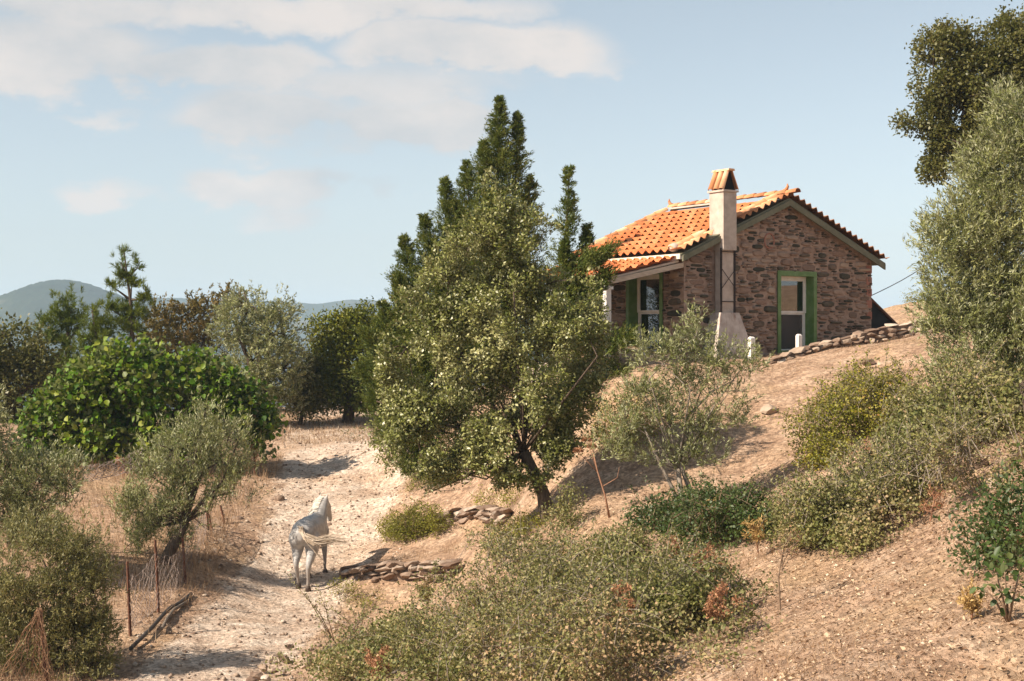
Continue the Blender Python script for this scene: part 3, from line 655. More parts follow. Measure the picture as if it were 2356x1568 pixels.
ck = MB(); ck.prism([(CX0 + .03, 4.022), (CX1 - .03, 4.022), (cxm + .04, 4.46), (cxm - .04, 4.46)], lambda p, k: (p[0], -.33 + k * .42, p[1])); ck.build('smoke_opening_shade', M['dark'], chim)  # solid black block stands in for the shade inside the open cap
ct = tile_meshes(cap_tile(.085, .52, taper=.8), 'tile_old', 'chimney_tile')
for sg in (-1, 1):
    dn = Vector((sg * .40, 0, -1)).normalized(); nn = Vector((sg, 0, .40)).normalized()
    for k in range(3):
        o = Vector((cxm + sg * .035, -.31 + .19 * k, 4.51)) + nn * .0
        put(ct, chim, frame_m(o, dn.cross(nn), dn, nn), 'chimney_tile')
q = MB(); q.prism([(cxm - .11, 4.49), (cxm + .11, 4.49), (cxm + .09, 4.54), (cxm - .09, 4.54)], lambda p, k: (p[0], -.42 + k * .60, p[1])); q.build('chimney_top', M['tile_old'], chim)

# terrace slab, posts, shed, wire
Rh = Matrix.Rotation(math.atan2(math.cos(TH), math.sin(TH)), 4, 'Z')
def hwld(x, y, z): return HO + Rh @ Vector((x, y, z))
tm = MB(); tm.box((-2.72, -.55, -.75), (-.02, hl + .6, -.20)); tm.box((-.018, -1.15, -.75), (3.05, -.02, -.16))
o = tm.build('terrace', M['concrete']); o.location = HO; o.rotation_euler = house.rotation_euler; tag(o, 'pale concrete terrace round the house', kind='structure')
def terrace_post(u, v_top, Y, wd, label):
    p = at(u, v_top, Y); t = thing('terrace_post', label, 'post', (p.x, p.y, h1(p.x, p.y)), .5, 'white posts on the terrace edge')
    q = MB(); h_ = p.z - h1(p.x, p.y); zb = -.15; q.box((-wd, -wd, zb), (wd, wd, h_ - .04)); q.build('shaft', M['white'], t)
    q = MB(); q.add([(-wd, -wd, h_ - .038), (wd, -wd, h_ - .038), (wd, wd, h_ - .038), (-wd, wd, h_ - .038), (-wd * .5, -wd * .5, h_), (wd * .5, -wd * .5, h_), (wd * .5, wd * .5, h_), (-wd * .5, wd * .5, h_)],
                    [(0,3,2,1),(4,5,6,7),(0,1,5,4),(1,2,6,5),(2,3,7,6),(3,0,4,7)]); q.build('post_cap', M['white'], t)
terrace_post(1729, 775, 31.3, .062, 'white post with pointed top in front of the chimney base')
terrace_post(1838, 769, 31.9, .055, 'slim white post in front of the gable window')
terrace_post(1481, 792, 30.6, .062, 'white post among the olive twigs below the porch window')
def build_shed():
    t = thing('lean_to_shed', 'low dark lean-to shed against the stone gable corner', 'shed', hwld(hw + .02, .35, 0), math.atan2(math.cos(TH), math.sin(TH)))
    fr_ = lambda d0, d1: (lambda p, k: (p[0], d0 if k == 0 else d1, p[1]))
    q = MB(); q.prism([(.03, .62), (.03, 1.62), (1.05, .92), (1.75, .45), (1.75, .36)], fr_(0, 1.6)); q.build('cladding', M['tarp'], t)
    q = MB(); q.prism([(0.03, 1.63), (.03, 1.70), (1.85, .50), (1.85, .43)], fr_(-.05, 1.7)); q.build('shed_roof', M['brown_sheet'] if 'brown_sheet' in M else M['rust'], t)
    q = MB(); q.box((.05, .05, -.6), (1.75, 1.5, .615 - .27)); q.build('shed_wall', M['greywood'], t)
    for k in range(4):
        q = MB(); q.box((.08 + k * .215, .022, -.5), (.285 + k * .215, .045, .50)); q.build('plank', M['greywood'], t)
    q = MB(); q.box((.04, -.005, .505), (1.0, .048, .60)); q.build('lintel', M['greywood'], t)
    q = MB(); q.box((1.0, .0, -.5), (1.42, .046, .42)); q.build('rusty_panel', M['brick'], t)
build_shed()
def build_wire():
    a, c = hwld(hw + .40, .50, 1.50), at(2200, 560, 39); pts = [a.lerp(c, t) - Vector((0, 0, .12 * math.sin(math.pi * t))) for t in np.linspace(0, 1, 9)]
    q = MB(); q.tube(pts, .012, 5); tag(q.build('power_cable', M['iron']), 'thin dark cable running up from the shed roof', 'cable')
build_wire()

# ------------------------------------------------------------------ dry stone walls, ledges and rocks
def rock_mesh(sx, sy, sz, mat, sub=2, boxy=.7, jit=.12, r_=None):
    bm = bmesh.new(); bmesh.ops.create_icosphere(bm, subdivisions=sub, radius=1.0)
    cuts = []
    for _ in range(11):
        n_ = Vector((random.gauss(0, 1), random.gauss(0, 1), random.gauss(0, 1))).normalized(); cuts.append((n_, random.uniform(.52, .82)))
    for v in bm.verts:
        c = Vector([math.copysign(abs(x) ** boxy, x) for x in v.co])
        for n_, d in cuts:
            k = c.dot(n_) - d
            if k > 0: c -= n_ * k
        v.co = c * random.uniform(1 - jit * .3, 1 + jit * .3) * 1.18; v.co.x *= sx; v.co.y *= sy; v.co.z *= sz
    me = bpy.data.meshes.new('stone'); bm.to_mesh(me); bm.free()
    at_ = me.attributes.new('rnd', 'FLOAT', 'FACE'); at_.data.foreach_set('value', np.full(len(me.polygons), random.random() if r_ is None else r_, dtype=np.float32))
    me.materials.append(M[mat]); return me
def stone_wall(name, label, cat, top, height, courses, mat, ln=(.16, .36), thick=.16, core=True, rag=.3):
    """top: world points of the wall's upper edge; stones are laid below it in uneven courses"""
    base = top[len(top) // 2].copy(); base.z = h1(base.x, base.y); t = thing(name, label, cat, base)
    seg = [0.0]
    for a, c in zip(top[:-1], top[1:]): seg.append(seg[-1] + (c - a).length)
    P = lambda s: tuple(np.array([np.interp(s, seg, [p[k] for p in top]) for k in range(3)]))
    for r in range(courses):
        s = random.uniform(0, .15)
        while s < seg[-1]:
            w = random.uniform(*ln) * (1.25 if r == 0 else 1); h_ = height / courses * random.uniform(.6, 1.45) * (.75 if r == 0 else 1)
            p = Vector(P(min(s + w / 2, seg[-1]))); a, c = Vector(P(max(s, 0))), Vector(P(min(s + w, seg[-1]))); d = c - a
            if random.random() > rag * .25 or r > 0:
                o = link('stone', rock_mesh(w / 2 * 1.02, thick * random.uniform(.8, 1.1), h_ / 2 * 1.18, mat, 2, .62, .10), t)
                o.location = p - base - Vector((0, random.uniform(.0, .05) * (1 if r else .4) * (r + 1) * .5, (r + .5) * height / courses + random.uniform(-.03, .03)))
                o.rotation_euler = (random.uniform(-.12, .12), -math.atan2(d.z, math.hypot(d.x, d.y)) + random.uniform(-.12, .12), math.atan2(d.y, d.x) + random.uniform(-.12, .12))
            s += w + random.uniform(-.02, .02)
    if core:
        q = MB(); n = 14; ps = [Vector(P(s)) for s in np.linspace(0, seg[-1], n)]; vs = []
        for p in ps:
            for dy, dz in ((-.06, -.08), (.22, -.06), (.22, -height - .25), (-.06, -height - .25)): vs.append((p.x, p.y + dy, p.z + dz))
        q.add(vs, [(i * 4 + k, i * 4 + (k + 1) % 4, i * 4 + 4 + (k + 1) % 4, i * 4 + 4 + k) for i in range(n - 1) for k in range(4)] + [(3, 2, 1, 0), tuple(4 * n - 4 + k for k in range(4))])
        q.build('earth_core', M[mat], t, off=base)
    return t
random.seed(41)
tw = [at(1772, 828, 30.0), at(1820, 808, 30.3), at(1860, 795, 30.6), at(1900, 783, 30.8), at(1942, 771, 31.0), at(2015, 752, 31.3), at(2070, 742, 31.5), at(2130, 732, 31.8)]
stone_wall('terrace_wall', 'sloping dry stone retaining wall below the gable window', 'stone wall', tw, .40, 4, 'fieldstone', (.15, .36))
l1 = [gat(785, 1325), gat(830, 1320), gat(900, 1312), gat(960, 1318), gat(1045, 1316)]
l1 = [p + Vector((0, -.25, .22)) for p in l1]
stone_wall('stone_ledge', 'low reddish stone ledge beside the horse and the track', 'stone ledge', l1, .36, 4, 'dark_stone', (.12, .40), .20)
l2 = [gat(1010, 1192), gat(1060, 1184), gat(1110, 1180), gat(1165, 1184)]
l2 = [p + Vector((0, -.2, .14)) for p in l2]
stone_wall('stone_ledge', 'short broken stone ledge under the big oak', 'stone ledge', l2, .34, 3, 'dark_stone', (.16, .4), .2)
l3 = [gat(960, 1096), gat(1010, 1094), gat(1080, 1098)]
l3 = [p + Vector((0, -.2, .14)) for p in l3]
stone_wall('stone_ledge', 'rough stone ledge in shade at the foot of the cypress', 'stone ledge', l3, .26, 3, 'dark_stone', (.16, .4), .2)
l4 = [hwld(-2.9, -.1, -.30), hwld(-2.8, -.75, -.30), hwld(-1.6, -.85, -.32), hwld(-.4, -.9, -.36), hwld(.9, -1.2, -.45)]
stone_wall('terrace_edging', 'weathered stone edging below the porch terrace', 'stone wall', l4, .55, 4, 'fieldstone', (.2, .45), .2)
def rock(u, v, s, label, group, mat='fieldstone', flat=.6, parent=None):
    p = gat(u, v); o = link('rock', rock_mesh(s, s * random.uniform(.6, .9), s * flat, mat, 2, .8, .3)); o.location = p + Vector((0, 0, s * flat * .08)); o.rotation_euler = (random.uniform(-.2, .2), random.uniform(-.2, .2), random.uniform(0, 6))
    if parent: o.name = 'stone'; o.parent = parent; o.location -= parent.location; return o
    return tag(o, label, 'rock', group)
kerb = thing('stone_edging', 'loose row of pale stones edging the track beside the bramble thicket', 'stone edging', gat(640, 1520))
for u, v, s in ((668, 1492, .13), (640, 1508, .11), (655, 1520, .16), (620, 1522, .12), (700, 1528, .19), (606, 1540, .15), (632, 1548, .11), (590, 1556, .16), (580, 1568, .15), (690, 1478, .10), (715, 1498, .11), (735, 1540, .13), (745, 1468, .09), (650, 1545, .10), (612, 1562, .12)):
    rock(u, v, s * .68, None, None, 'fieldstone' if random.random() < .6 else 'dark_stone', .6, kerb)
heap = thing('rock_heap', 'heap of whitish rocks in the dry field behind the fence', 'rock heap', gat(225, 1184))
for u, v, s in ((195, 1190, .2), (225, 1182, .24), (250, 1178, .18), (170, 1200, .2), (265, 1170, .14), (212, 1198, .15)): rock(u, v, s, None, None, 'fieldstone', .6, heap)
rock(545, 1205, .24, 'biggest dark rock on the bank between fence and track', None, 'dark_stone')
rock(510, 1255, .20, 'pale rock jutting from the bank below the slender fence stakes', None, 'fieldstone')
for u, v, s in ((528, 1262, .13), (495, 1275, .12), (560, 1225, .12), (540, 1300, .13), (575, 1265, .10), (520, 1310, .11), (470, 1300, .12)):
    rock(u, v, s, 'small rock lying on the bank between fence and track', 'small rocks on the bank along the fence', 'fieldstone' if random.random() < .5 else 'dark_stone')
for k, (u, v, s, l) in enumerate(((1768, 945, .17, 'lone whitish stone on the bare bank beside the young olive'), (1050, 1298, .3, 'flat grey slab lying above the reddish ledge'), (2000, 838, .15, 'pale stone fallen below the terrace wall'),
                                  (2100, 690, .3, 'brown boulder on the dry rise behind the shed'), (640, 1150, .14, 'flat pale stone showing in the track above the horse'), (2290, 1120, .12, 'grey stone on the dry slope beside the berry shrub'),
                                  (735, 1032, .12, 'small dark stone on the clearing beyond the cypress'), (760, 1215, .12, 'dark stone on the track just past the horse'))):
    rock(u, v, s, l, None, 'fieldstone', .28 if s > .25 and k != 3 else .6)
def pebbles():
    n = 6500; V = []; Fq = []; R = []
    oc = np.array([(1,0,0),(-1,0,0),(0,1,0),(0,-1,0),(0,0,1),(0,0,-1)], float); of = np.array([(0,2,4),(2,1,4),(1,3,4),(3,0,4),(2,0,5),(1,2,5),(3,1,5),(0,3,5)])
    y = 14 + 32 * rng.random(n * 3) ** 1.3; x = rng.uniform(-12, 1, n * 3); d = path_d(x, y); keep = (d < 1.7) & (rng.random(n * 3) < np.where(d < .75, .55, 1.0)); x, y = x[keep][:n], y[keep][:n]; m = len(x)
    z = H(x, y) + rough(x, y); s = np.clip(rng.lognormal(-3.75, .5, m), .008, .075)
    sc = s[:, None, None] * rng.uniform(.55, 1.25, (m, 6, 1)) * np.array([1, 1, .65])
    a = rng.uniform(0, 6.28, m); ca, sa = np.cos(a), np.sin(a); v = oc[None] * sc
    vx = v[..., 0] * ca[:, None] - v[..., 1] * sa[:, None]; vy = v[..., 0] * sa[:, None] + v[..., 1] * ca[:, None]
    V = np.stack([vx + x[:, None], vy + y[:, None], v[..., 2] + z[:, None] + s[:, None] * .2], -1).reshape(-1, 3)
    Fi = (of[None] + (np.arange(m) * 6)[:, None, None]).reshape(-1)
    me = mesh_np('pebbles', V, Fi, np.arange(m * 8) * 3, np.full(m * 8, 3), M['fieldstone'], np.repeat(rng.random(m), 8))
    tag(link('pebbles', me), 'small loose stones strewn over the track', kind='stuff')
pebbles()

# ------------------------------------------------------------------ foliage
def unit(v): return v / np.maximum(np.linalg.norm(v, axis=-1, keepdims=True), 1e-9)
def leaf_quads(P, D, Nn, ln, wd, rnd, mat, name, fold=.25, broad=False):
    """one folded leaf per point: base P, direction D, side normal Nn; broad leaves get six corners"""
    m = len(P); D = unit(D); Sd = unit(np.cross(D, Nn)); Up = unit(np.cross(Sd, D)); ln = ln[:, None]; wd = wd[:, None]
    if not broad:
        V = np.stack([P, P + D * ln * .45 + Sd * wd * .5 + Up * wd * fold, P + D * ln, P + D * ln * .45 - Sd * wd * .5 + Up * wd * fold], 1).reshape(-1, 3)
        loops = (np.array([0, 1, 2, 3])[None] + (np.arange(m) * 4)[:, None]).ravel(); k = 1
    else:
        V = np.stack([P, P + D * ln * .22 + Sd * wd * .42 + Up * wd * .10, P + D * ln * .62 + Sd * wd * .5 + Up * wd * fold, P + D * ln - Up * wd * .15,
                      P + D * ln * .62 - Sd * wd * .5 + Up * wd * fold, P + D * ln * .22 - Sd * wd * .42 + Up * wd * .10], 1).reshape(-1, 3)
        loops = (np.array([0, 1, 2, 3, 0, 3, 4, 5])[None] + (np.arange(m) * 6)[:, None]).ravel(); k = 2
    return mesh_np(name, V, loops, np.arange(m * k) * 4, np.full(m * k, 4), mat, np.repeat(rnd, k))
def lobes_px(L, Y, squash=1.0):
    """lobes measured as (u, v, ru, rv) at a given distance -> centres and radii in metres"""
    out = []
    for l in L:
        y = Y + (l[4] if len(l) > 4 else 0); c = at(l[0], l[1], y); a, c2 = l[2] / F * y, l[3] / F * y
        out.append((np.array(c), np.array([a, (a + c2) / 2 * squash, c2])))
    return out
def clumps(lobes, n, r, shell=.5, gap=.0, bumpy=.22):
    vol = np.array([(R[0] * R[1] * R[2]) ** (2 / 3) for _, R in lobes]); pick = r.choice(len(lobes), n * 2, p=vol / vol.sum())
    d = unit(r.normal(size=(n * 2, 3))); rad = 1 - shell * r.random(n * 2) ** 1.6
    ks = r.normal(size=(5, 3)) * 2.6; ph = r.uniform(0, 6.28, (len(lobes), 5)); nz = sum(np.sin(d @ k + ph[pick, i]) for i, k in enumerate(ks)) / 5
    rad = rad * (1 + bumpy * nz * 1.6)
    C = np.array([c for c, _ in lobes])[pick]; R = np.array([q for _, q in lobes])[pick]; P = C + d * R * rad[:, None]
    kk = r.normal(size=(6, 3)) * (2.2 / max(.25, float(np.mean([q.mean() for _, q in lobes])))); pp = r.uniform(0, 6.28, 6)
    g = sum(np.sin(P @ k + p) for k, p in zip(kk, pp)) / 6; keep = g > -1 + gap
    return P[keep][:n], d[keep][:n]
def foliage(lobes, n, per, cr, ln, wd, r, style='leaf', gap=.6, shell=.5, bumpy=.22, up=.3, ground=None, patchy=.13):
    """leaf positions, directions, normals, sizes and tones for one crown"""
    P, d = clumps(lobes, n, r, shell, gap, bumpy); n = len(P)
    if style == 'spray':                       # sprig: leaves set along a short twig
        ax = unit(d * .7 + r.normal(size=(n, 3)) * .55 + np.array([0, 0, up]))
        t = r.random((n, per)); Pp = P[:, None] + ax[:, None] * (t[..., None] - .3) * cr * 2 + r.normal(size=(n, per, 3)) * cr * .10
        D = ax[:, None] * .9 + r.normal(size=(n, per, 3)) * .42
    elif style == 'tuft':                      # needle tuft
        ax = unit(d * .5 + r.normal(size=(n, 3)) * .4 + np.array([0, 0, up]))
        Pp = P[:, None] + ax[:, None] * r.random((n, per, 1)) * cr; D = ax[:, None] * .8 + r.normal(size=(n, per, 3)) * .5
    else:
        Pp = P[:, None] + r.normal(size=(n, per, 3)) * cr; D = d[:, None] * .5 + r.normal(size=(n, per, 3)) * .8 + np.array([0, 0, up - .2])
    Nn = r.normal(size=(n, per, 3)) * .7 + d[:, None] * .5 + np.array([0, 0, .5])
    tone = np.clip(.15 + .42 * r.random((n, 1)) + .28 * r.random((n, per)) + r.normal(size=(n, per)) * .06, 0, 1)
    Pp, D, Nn, tone = Pp.reshape(-1, 3), D.reshape(-1, 3), Nn.reshape(-1, 3), tone.ravel(); m = len(Pp)
    kq = r.normal(size=(6, 3)) * np.array([1.3, 1.3, 1.3, 3.2, 3.2, 3.2])[:, None]; pq = r.uniform(0, 6.28, 6)
    tone = np.clip(tone + patchy * sum(np.sin(Pp @ k + p) for k, p in zip(kq, pq)) / 2.4, 0, 1)
    L = ln * r.uniform(.65, 1.25, m); Wd = wd * r.uniform(.7, 1.25, m)
    if ground:
        k = Pp[:, 2] > H(Pp[:, 0], Pp[:, 1]) + .01; Pp, D, Nn, tone, L, Wd = Pp[k], D[k], Nn[k], tone[k], L[k], Wd[k]
    return Pp, D, Nn, L, Wd, tone, P
def limbs(mb, base, lobes, r, rb, fork=.45, lean=None, twigs=None, ntw=40, bend=.12, maxl=99, lk=1.0, back=0.0):
    """trunk to a fork, then a limb to each lobe; some twigs to the leaf clumps"""
    cs = [Vector(c) + Vector((0, back, 0)) for c, _ in lobes]; mid = sum(cs, Vector()) / len(cs); fk = base.lerp(mid, fork) if lean is None else lean
    pts = [base + Vector((0, 0, -.15))] + [base.lerp(fk, t) + Vector(r.normal(size=3)) * bend * .3 * (fk - base).length * (t * (1 - t) * 4) * .4 for t in (.0, .33, .66, 1)]
    mb.tube(pts, [rb * 1.35, rb * 1.15, rb, rb * .9, rb * .8], 8)
    for c in cs[:maxl]:
        m1 = fk.lerp(c, .5) + Vector(r.normal(size=3)) * (c - fk).length * bend
        m1.z += (c - fk).length * .06
        mb.tube([fk, fk.lerp(m1, .55), m1, c.lerp(m1, .3), c], [rb * .55 * lk, rb * .45 * lk, rb * .34 * lk, rb * .24 * lk, rb * .1 * lk], 5)
    if twigs is not None and len(twigs):
        for i in r.choice(len(twigs), min(ntw, len(twigs)), replace=False):
            p = Vector(twigs[i]); c = min(cs, key=lambda q: (q - p).length); m1 = c.lerp(p, .5) + Vector(r.normal(size=3)) * .05 * (p - c).length
            mb.tube([c, m1, p], [rb * .16, rb * .11, rb * .05], 4)
def tree(name, label, cat, base, lobes, n, per, cr, ln, wd, leaf, seed, rb=.1, bark='bark', group=None, broad=False, fork=.45, lean=None, ntw=60, maxl=99, lk=1.0, back=0.0, stems=None, fold=.25, bend=.12, part='crown', **kw):
    r = np.random.default_rng(seed); t = thing(name, label, cat, base, 0, group)
    Pp, D, Nn, L, Wd, tone, cl = foliage(lobes, n, per, cr, ln, wd, r, **kw)
    if rb:
        q = MB(); limbs(q, Vector(base), lobes, r, rb, fork, lean, cl, ntw, bend, maxl, lk, back)
        for s in (stems or []): q.tube([Vector(p) for p in s[0]], s[1], 6)
        tr_ = q.build('trunk' if maxl else 'twigs', M[bark], t, True, off=base)
        if not maxl: tag(tr_, kind='stuff')
    o = link(part, leaf_quads(Pp - np.array(base), D, Nn, L, Wd, tone, M[leaf], part, fold, broad), t); tag(o, kind='stuff')
    return t, Pp, D, Nn

# the big oak in the middle
OY = 24.0; ob = gat(1258, 1192)
oak_l = lobes_px([(1150,480,55,65),(1100,550,75,70),(1190,570,75,75),(1030,650,75,75),(1130,660,110,80),(1240,660,60,75),(990,730,85,75),(1170,750,130,90),(1310,760,90,100),(930,800,55,60),(1060,830,130,90),(1230,870,130,100),
                  (1350,760,45,60),(1355,850,45,60),(940,950,70,70),(1040,970,110,80),(1180,990,120,75),(1300,950,80,75),(960,1035,75,45),(1110,1060,110,50),(1230,1040,70,60),(1140,1105,55,28),(915,1000,50,60),(985,1075,70,38),(1210,1085,65,35),(900,880,45,60),(1060,1100,60,25),(1290,1020,55,50)], OY, 1.0)
random.seed(51)
tree('oak_tree', 'big bushy oak with grey green leaves in front of the cypress', 'tree', ob, oak_l, 3900, 24, .060, .070, .040, 'oak', 101, rb=.12, fork=.3, lean=at(1205, 1040, OY), gap=1.0, shell=.65, bumpy=.45, ntw=160, patchy=.2, bend=.25, lk=.4, back=.5)
# the oak behind the olive, against the sky
o2b = on(at(2260, 600, 33).x, 33.0)
oak2 = lobes_px([(2150,105,38,50),(2195,95,45,40),(2235,150,55,70),(2160,190,55,60),(2215,240,65,60),(2150,265,45,45),(2100,285,45,20),(2185,320,60,50),(2150,385,35,38),(2310,90,45,55),(2345,60,40,40),(2340,150,60,80),(2290,250,80,80),(2370,250,80,120),(2260,330,80,70)], 33.0)
tree('oak_tree', 'tall dark oak standing against the sky behind the large olive', 'tree', o2b, oak2, 3000, 16, .10, .10, .06, 'oak_far', 102, rb=.2, fork=.55, gap=.72, shell=.6, ntw=60, lk=.35, bumpy=.35)
# the large olive at the edge of the slope
olb = gat(2390, 990); OLY = 21.0
ol1 = lobes_px([(2330,300,80,110),(2280,400,85,90),(2240,500,105,80),(2190,560,85,65),(2210,650,95,75),(2270,600,110,100),(2230,750,110,75),(2320,730,110,120),(2250,850,130,60),(2370,480,120,180),(2400,760,150,160),(2330,880,100,60),(2160,730,50,50)], OLY)
tree('olive_tree', 'large silvery olive with dense fine leaves beside the terrace wall', 'tree', olb, ol1, 6400, 17, .15, .085, .019, 'olive', 103, rb=.10, bark='bark', fork=.25, style='spray', gap=.56, up=.9, shell=.7, ntw=0, maxl=0, bumpy=.3, patchy=.18)
# the young olive below the house
yb = gat(1572, 1192); YY = 22.0
ol2 = lobes_px([(1605,760,38,48),(1560,800,55,50),(1500,815,60,45),(1640,830,70,50),(1720,830,48,38),(1580,880,90,50),(1480,900,65,45),(1680,900,60,45),(1440,970,55,42),(1530,960,80,45),(1630,970,70,45),(1420,1030,55,35),(1500,1040,70,35),(1600,1040,70,35),(1690,960,40,30)], YY)
s0 = Vector(yb); st = [([s0, at(1545, 1120, YY), at(1515, 1060, YY), at(1480, 980, YY)], [.045, .035, .028, .012]), ([s0 + Vector((.05, 0, 0)), at(1592, 1140, YY), at(1562, 1060, YY), at(1580, 960, YY), at(1640, 900, YY), at(1690, 875, YY)], [.05, .045, .035, .025, .018, .008])]
tree('olive_tree', 'young open olive with thin stems below the chimney base', 'tree', yb, ol2, 1500, 14, .11, .075, .017, 'olive', 104, rb=.05, bark='pale_bark', fork=.25, lean=at(1560, 1080, YY), style='spray', gap=.72, up=.9, shell=.9, ntw=110, lk=.7, stems=st)
# olives along the fence
mb_ = gat(378, 1300); MY = 27.0
ol3 = lobes_px([(500,985,55,35),(455,1010,85,50),(550,1010,42,42),(400,1040,75,45),(510,1060,75,60),(340,1090,65,50),(430,1100,90,60),(550,1090,40,55),(310,1150,50,45),(370,1160,75,55),(330,1225,50,40),(420,1160,70,45),(500,1130,50,45),(300,1180,40,50),(390,1235,60,32),(315,1245,55,32),(370,1200,75,50),(470,960,40,35),(545,1130,35,40)], MY)
tree('olive_tree', 'gnarled olive leaning over the wire fence next to the fig', 'tree', mb_, ol3, 1650, 15, .19, .09, .019, 'olive', 105, rb=.12, fork=.4, lean=at(428, 1200, MY), style='spray', gap=.88, up=1.5, shell=.8, ntw=80, bumpy=.45, lk=.6)
nb = gat(110, 1545)
ol4 = lobes_px([(80,1250,110,70),(170,1270,70,70),(20,1330,120,100),(130,1350,120,90),(210,1350,55,70),(40,1450,140,90),(170,1440,95,80),(230,1450,50,80),(-60,1400,120,150),(100,1520,140,60),(220,1520,60,40)], 20.5)
tree('olive_tree', 'dull dark olive bush spreading over the nearest fence posts', 'tree', nb, ol4, 3600, 16, .13, .062, .018, 'olive_dull', 106, rb=.09, fork=.4, style='spray', gap=.68, up=.8, shell=.85, ntw=120, bumpy=.4, lk=.6, patchy=.2)
ub = gat(30, 1260)
ol5 = lobes_px([(20,1080,80,60),(100,1080,80,50),(60,1140,100,60),(-40,1120,90,90),(150,1110,50,45),(30,1190,80,50),(-10,1000,40,50),(-50,950,60,60),(80,1210,60,40)], 25.0)
tree('olive_tree', 'grey olive in the field between the fig and the dull bush', 'tree', ub, ol5, 1700, 16, .15, .085, .02, 'olive', 107, rb=.12, fork=.4, style='spray', gap=.6, up=.9, shell=.7, bumpy=.4, lk=.6)
# fig
fb = gat(330, 1085); FY = fb.y + .4
fig_l = lobes_px([(290,830,80,55),(350,860,110,60),(230,880,90,70),(430,860,80,50),(500,900,90,60),(170,930,90,70),(310,930,160,90),(440,940,130,80),(570,950,65,65),(110,980,65,65),(250,1000,130,65),(400,1010,150,60),(540,1000,80,45),(600,990,35,50),(90,1030,50,40),(180,1040,90,35)], FY, .9)
ft, fP, fD, fN = tree('fig_tree', 'broad fig tree with large glossy green leaves behind the fence', 'tree', fb, fig_l, 1700, 9, .15, .155, .135, 'fig', 108, rb=.14, fork=.3, broad=True, gap=.68, shell=.55, bumpy=.36, patchy=.2, ntw=40, up=.1)
r = np.random.default_rng(9)
order = [i for i in np.argsort(fP[:, 1] - .25 * fP[:, 2]) ][:900]
for i in r.choice(order, 160, replace=False):
    j = slice(i, i + 1); off = np.array([[0, -.05, .03]])
    link('leaf', leaf_quads(fP[j] - np.array(fb) + off, fD[j] + np.array([[0, -.3, -.2]]), fN[j], np.array([.18]), np.array([.16]), np.array([r.uniform(.3, 1)]), M['fig'], 'leaf', .2, True), ft)
# trees closing the clearing
def spot(u, v, Y): p = at(u, v, Y); return on(p.x, Y)
tree('oak_tree', 'dark round oak at the edge of the field beside the small pine', 'tree', spot(30, 950, 46), lobes_px([(30,800,75,55),(-40,820,90,90),(80,830,45,55),(100,880,30,45),(20,890,100,80),(-90,860,100,110),(60,950,70,50)], 46), 1300, 13, .17, .15, .085, 'oak_far', 111, rb=.2, gap=.5, shell=.5)
def pine(label, base, L, seed, tr, Y):
    r = np.random.default_rng(seed); t = thing('pine_tree', label, 'tree', base, 0, 'pines behind the fig')
    lob = lobes_px([(a, b_, c * 1.3, d * 1.3) for a, b_, c, d in L], Y); q = MB(); q.tube([Vector(base)] + [at(u, v, Y) for u, v in tr], [.13] + list(np.linspace(.10, .02, len(tr))), 6)
    ax = [at(u, v, Y) for u, v in tr]
    for c, R in lob:
        c = Vector(c); a = min(ax, key=lambda p: (p - c).length + max(0, p.z - c.z) * 2); q.tube([a, a.lerp(c, .6), c], [.05, .035, .015], 5)
    q.build('trunk', M['bark'], t, True, off=base)
    vols = sum((R[0] * R[2]) for _, R in lob)
    Pp, D, Nn, Ln, Wd, tone, _ = foliage(lob, int(150 * vols) + 100, 26, .16, .22, .022, r, style='tuft', gap=.7, shell=.95, up=1.4, bumpy=.5)
    tag(link('crown', leaf_quads(Pp - np.array(base), D, Nn, Ln, Wd, tone, M['pine'], 'crown'), t), kind='stuff')
pine('short rounded pine between the dark oak and the tall pine', spot(150, 900, 48), [(150,700,26,18),(172,718,20,22),(135,735,26,18),(105,748,18,14),(165,750,26,18),(120,780,26,20),(185,745,12,16),(150,800,22,28),(150,840,20,24)], 121, [(155,860),(155,790),(158,720),(155,690)], 48)
pine('tall thin pine with an open crown rising above the fig', spot(300, 900, 48), [(282,580,12,16),(278,603,17,14),(318,615,9,14),(283,640,22,12),(303,655,16,10),(262,662,15,10),(330,690,12,20),(255,712,20,13),(285,720,24,14),(318,725,22,18),(272,745,26,14),(300,760,32,18)], 122, [(305,830),(303,740),(300,690),(293,640),(285,575)], 48)
pine('small low pine with drooping branches at the foot of the tall pine', spot(215, 900, 47), [(215,720,13,15),(230,750,18,14),(245,775,20,14),(205,790,24,26),(225,815,30,20)], 123, [(228,850),(222,780),(212,715)], 47)
tree('shrub_tree', 'brownish half dry tree behind the fig and the tall pine', 'tree', spot(420, 930, 50), lobes_px([(370,735,38,45),(345,770,30,35),(430,725,45,42),(410,790,70,50),(480,715,45,40),(470,780,60,55),(530,690,35,30)], 50), 900, 15, .17, .13, .05, 'brown_leaf', 112, rb=.12, gap=.7, shell=.7, style='spray', up=.6, bumpy=.35)
tree('olive_tree', 'big rounded olive tree at the back of the clearing', 'tree', spot(600, 940, 46), lobes_px([(575,700,60,40),(640,715,50,40),(545,750,70,55),(630,770,75,60),(580,830,100,70),(650,850,55,70),(560,880,90,50),(640,910,60,40)], 46), 2300, 14, .17, .12, .035, 'olive', 113, rb=.2, gap=.7, style='spray', up=.4, shell=.6)
tree('mastic_tree', 'dense dark evergreen beside the cypress at the clearing edge', 'tree', spot(800, 945, 48), lobes_px([(755,765,45,38),(800,755,45,40),(850,735,55,32),(890,760,45,40),(770,820,60,50),(850,810,70,55),(740,880,45,55),(810,890,80,55),(880,880,60,60),(930,830,60,90)], 48), 2600, 15, .14, .13, .075, 'mastic', 114, rb=.2, gap=.7, shell=.45)
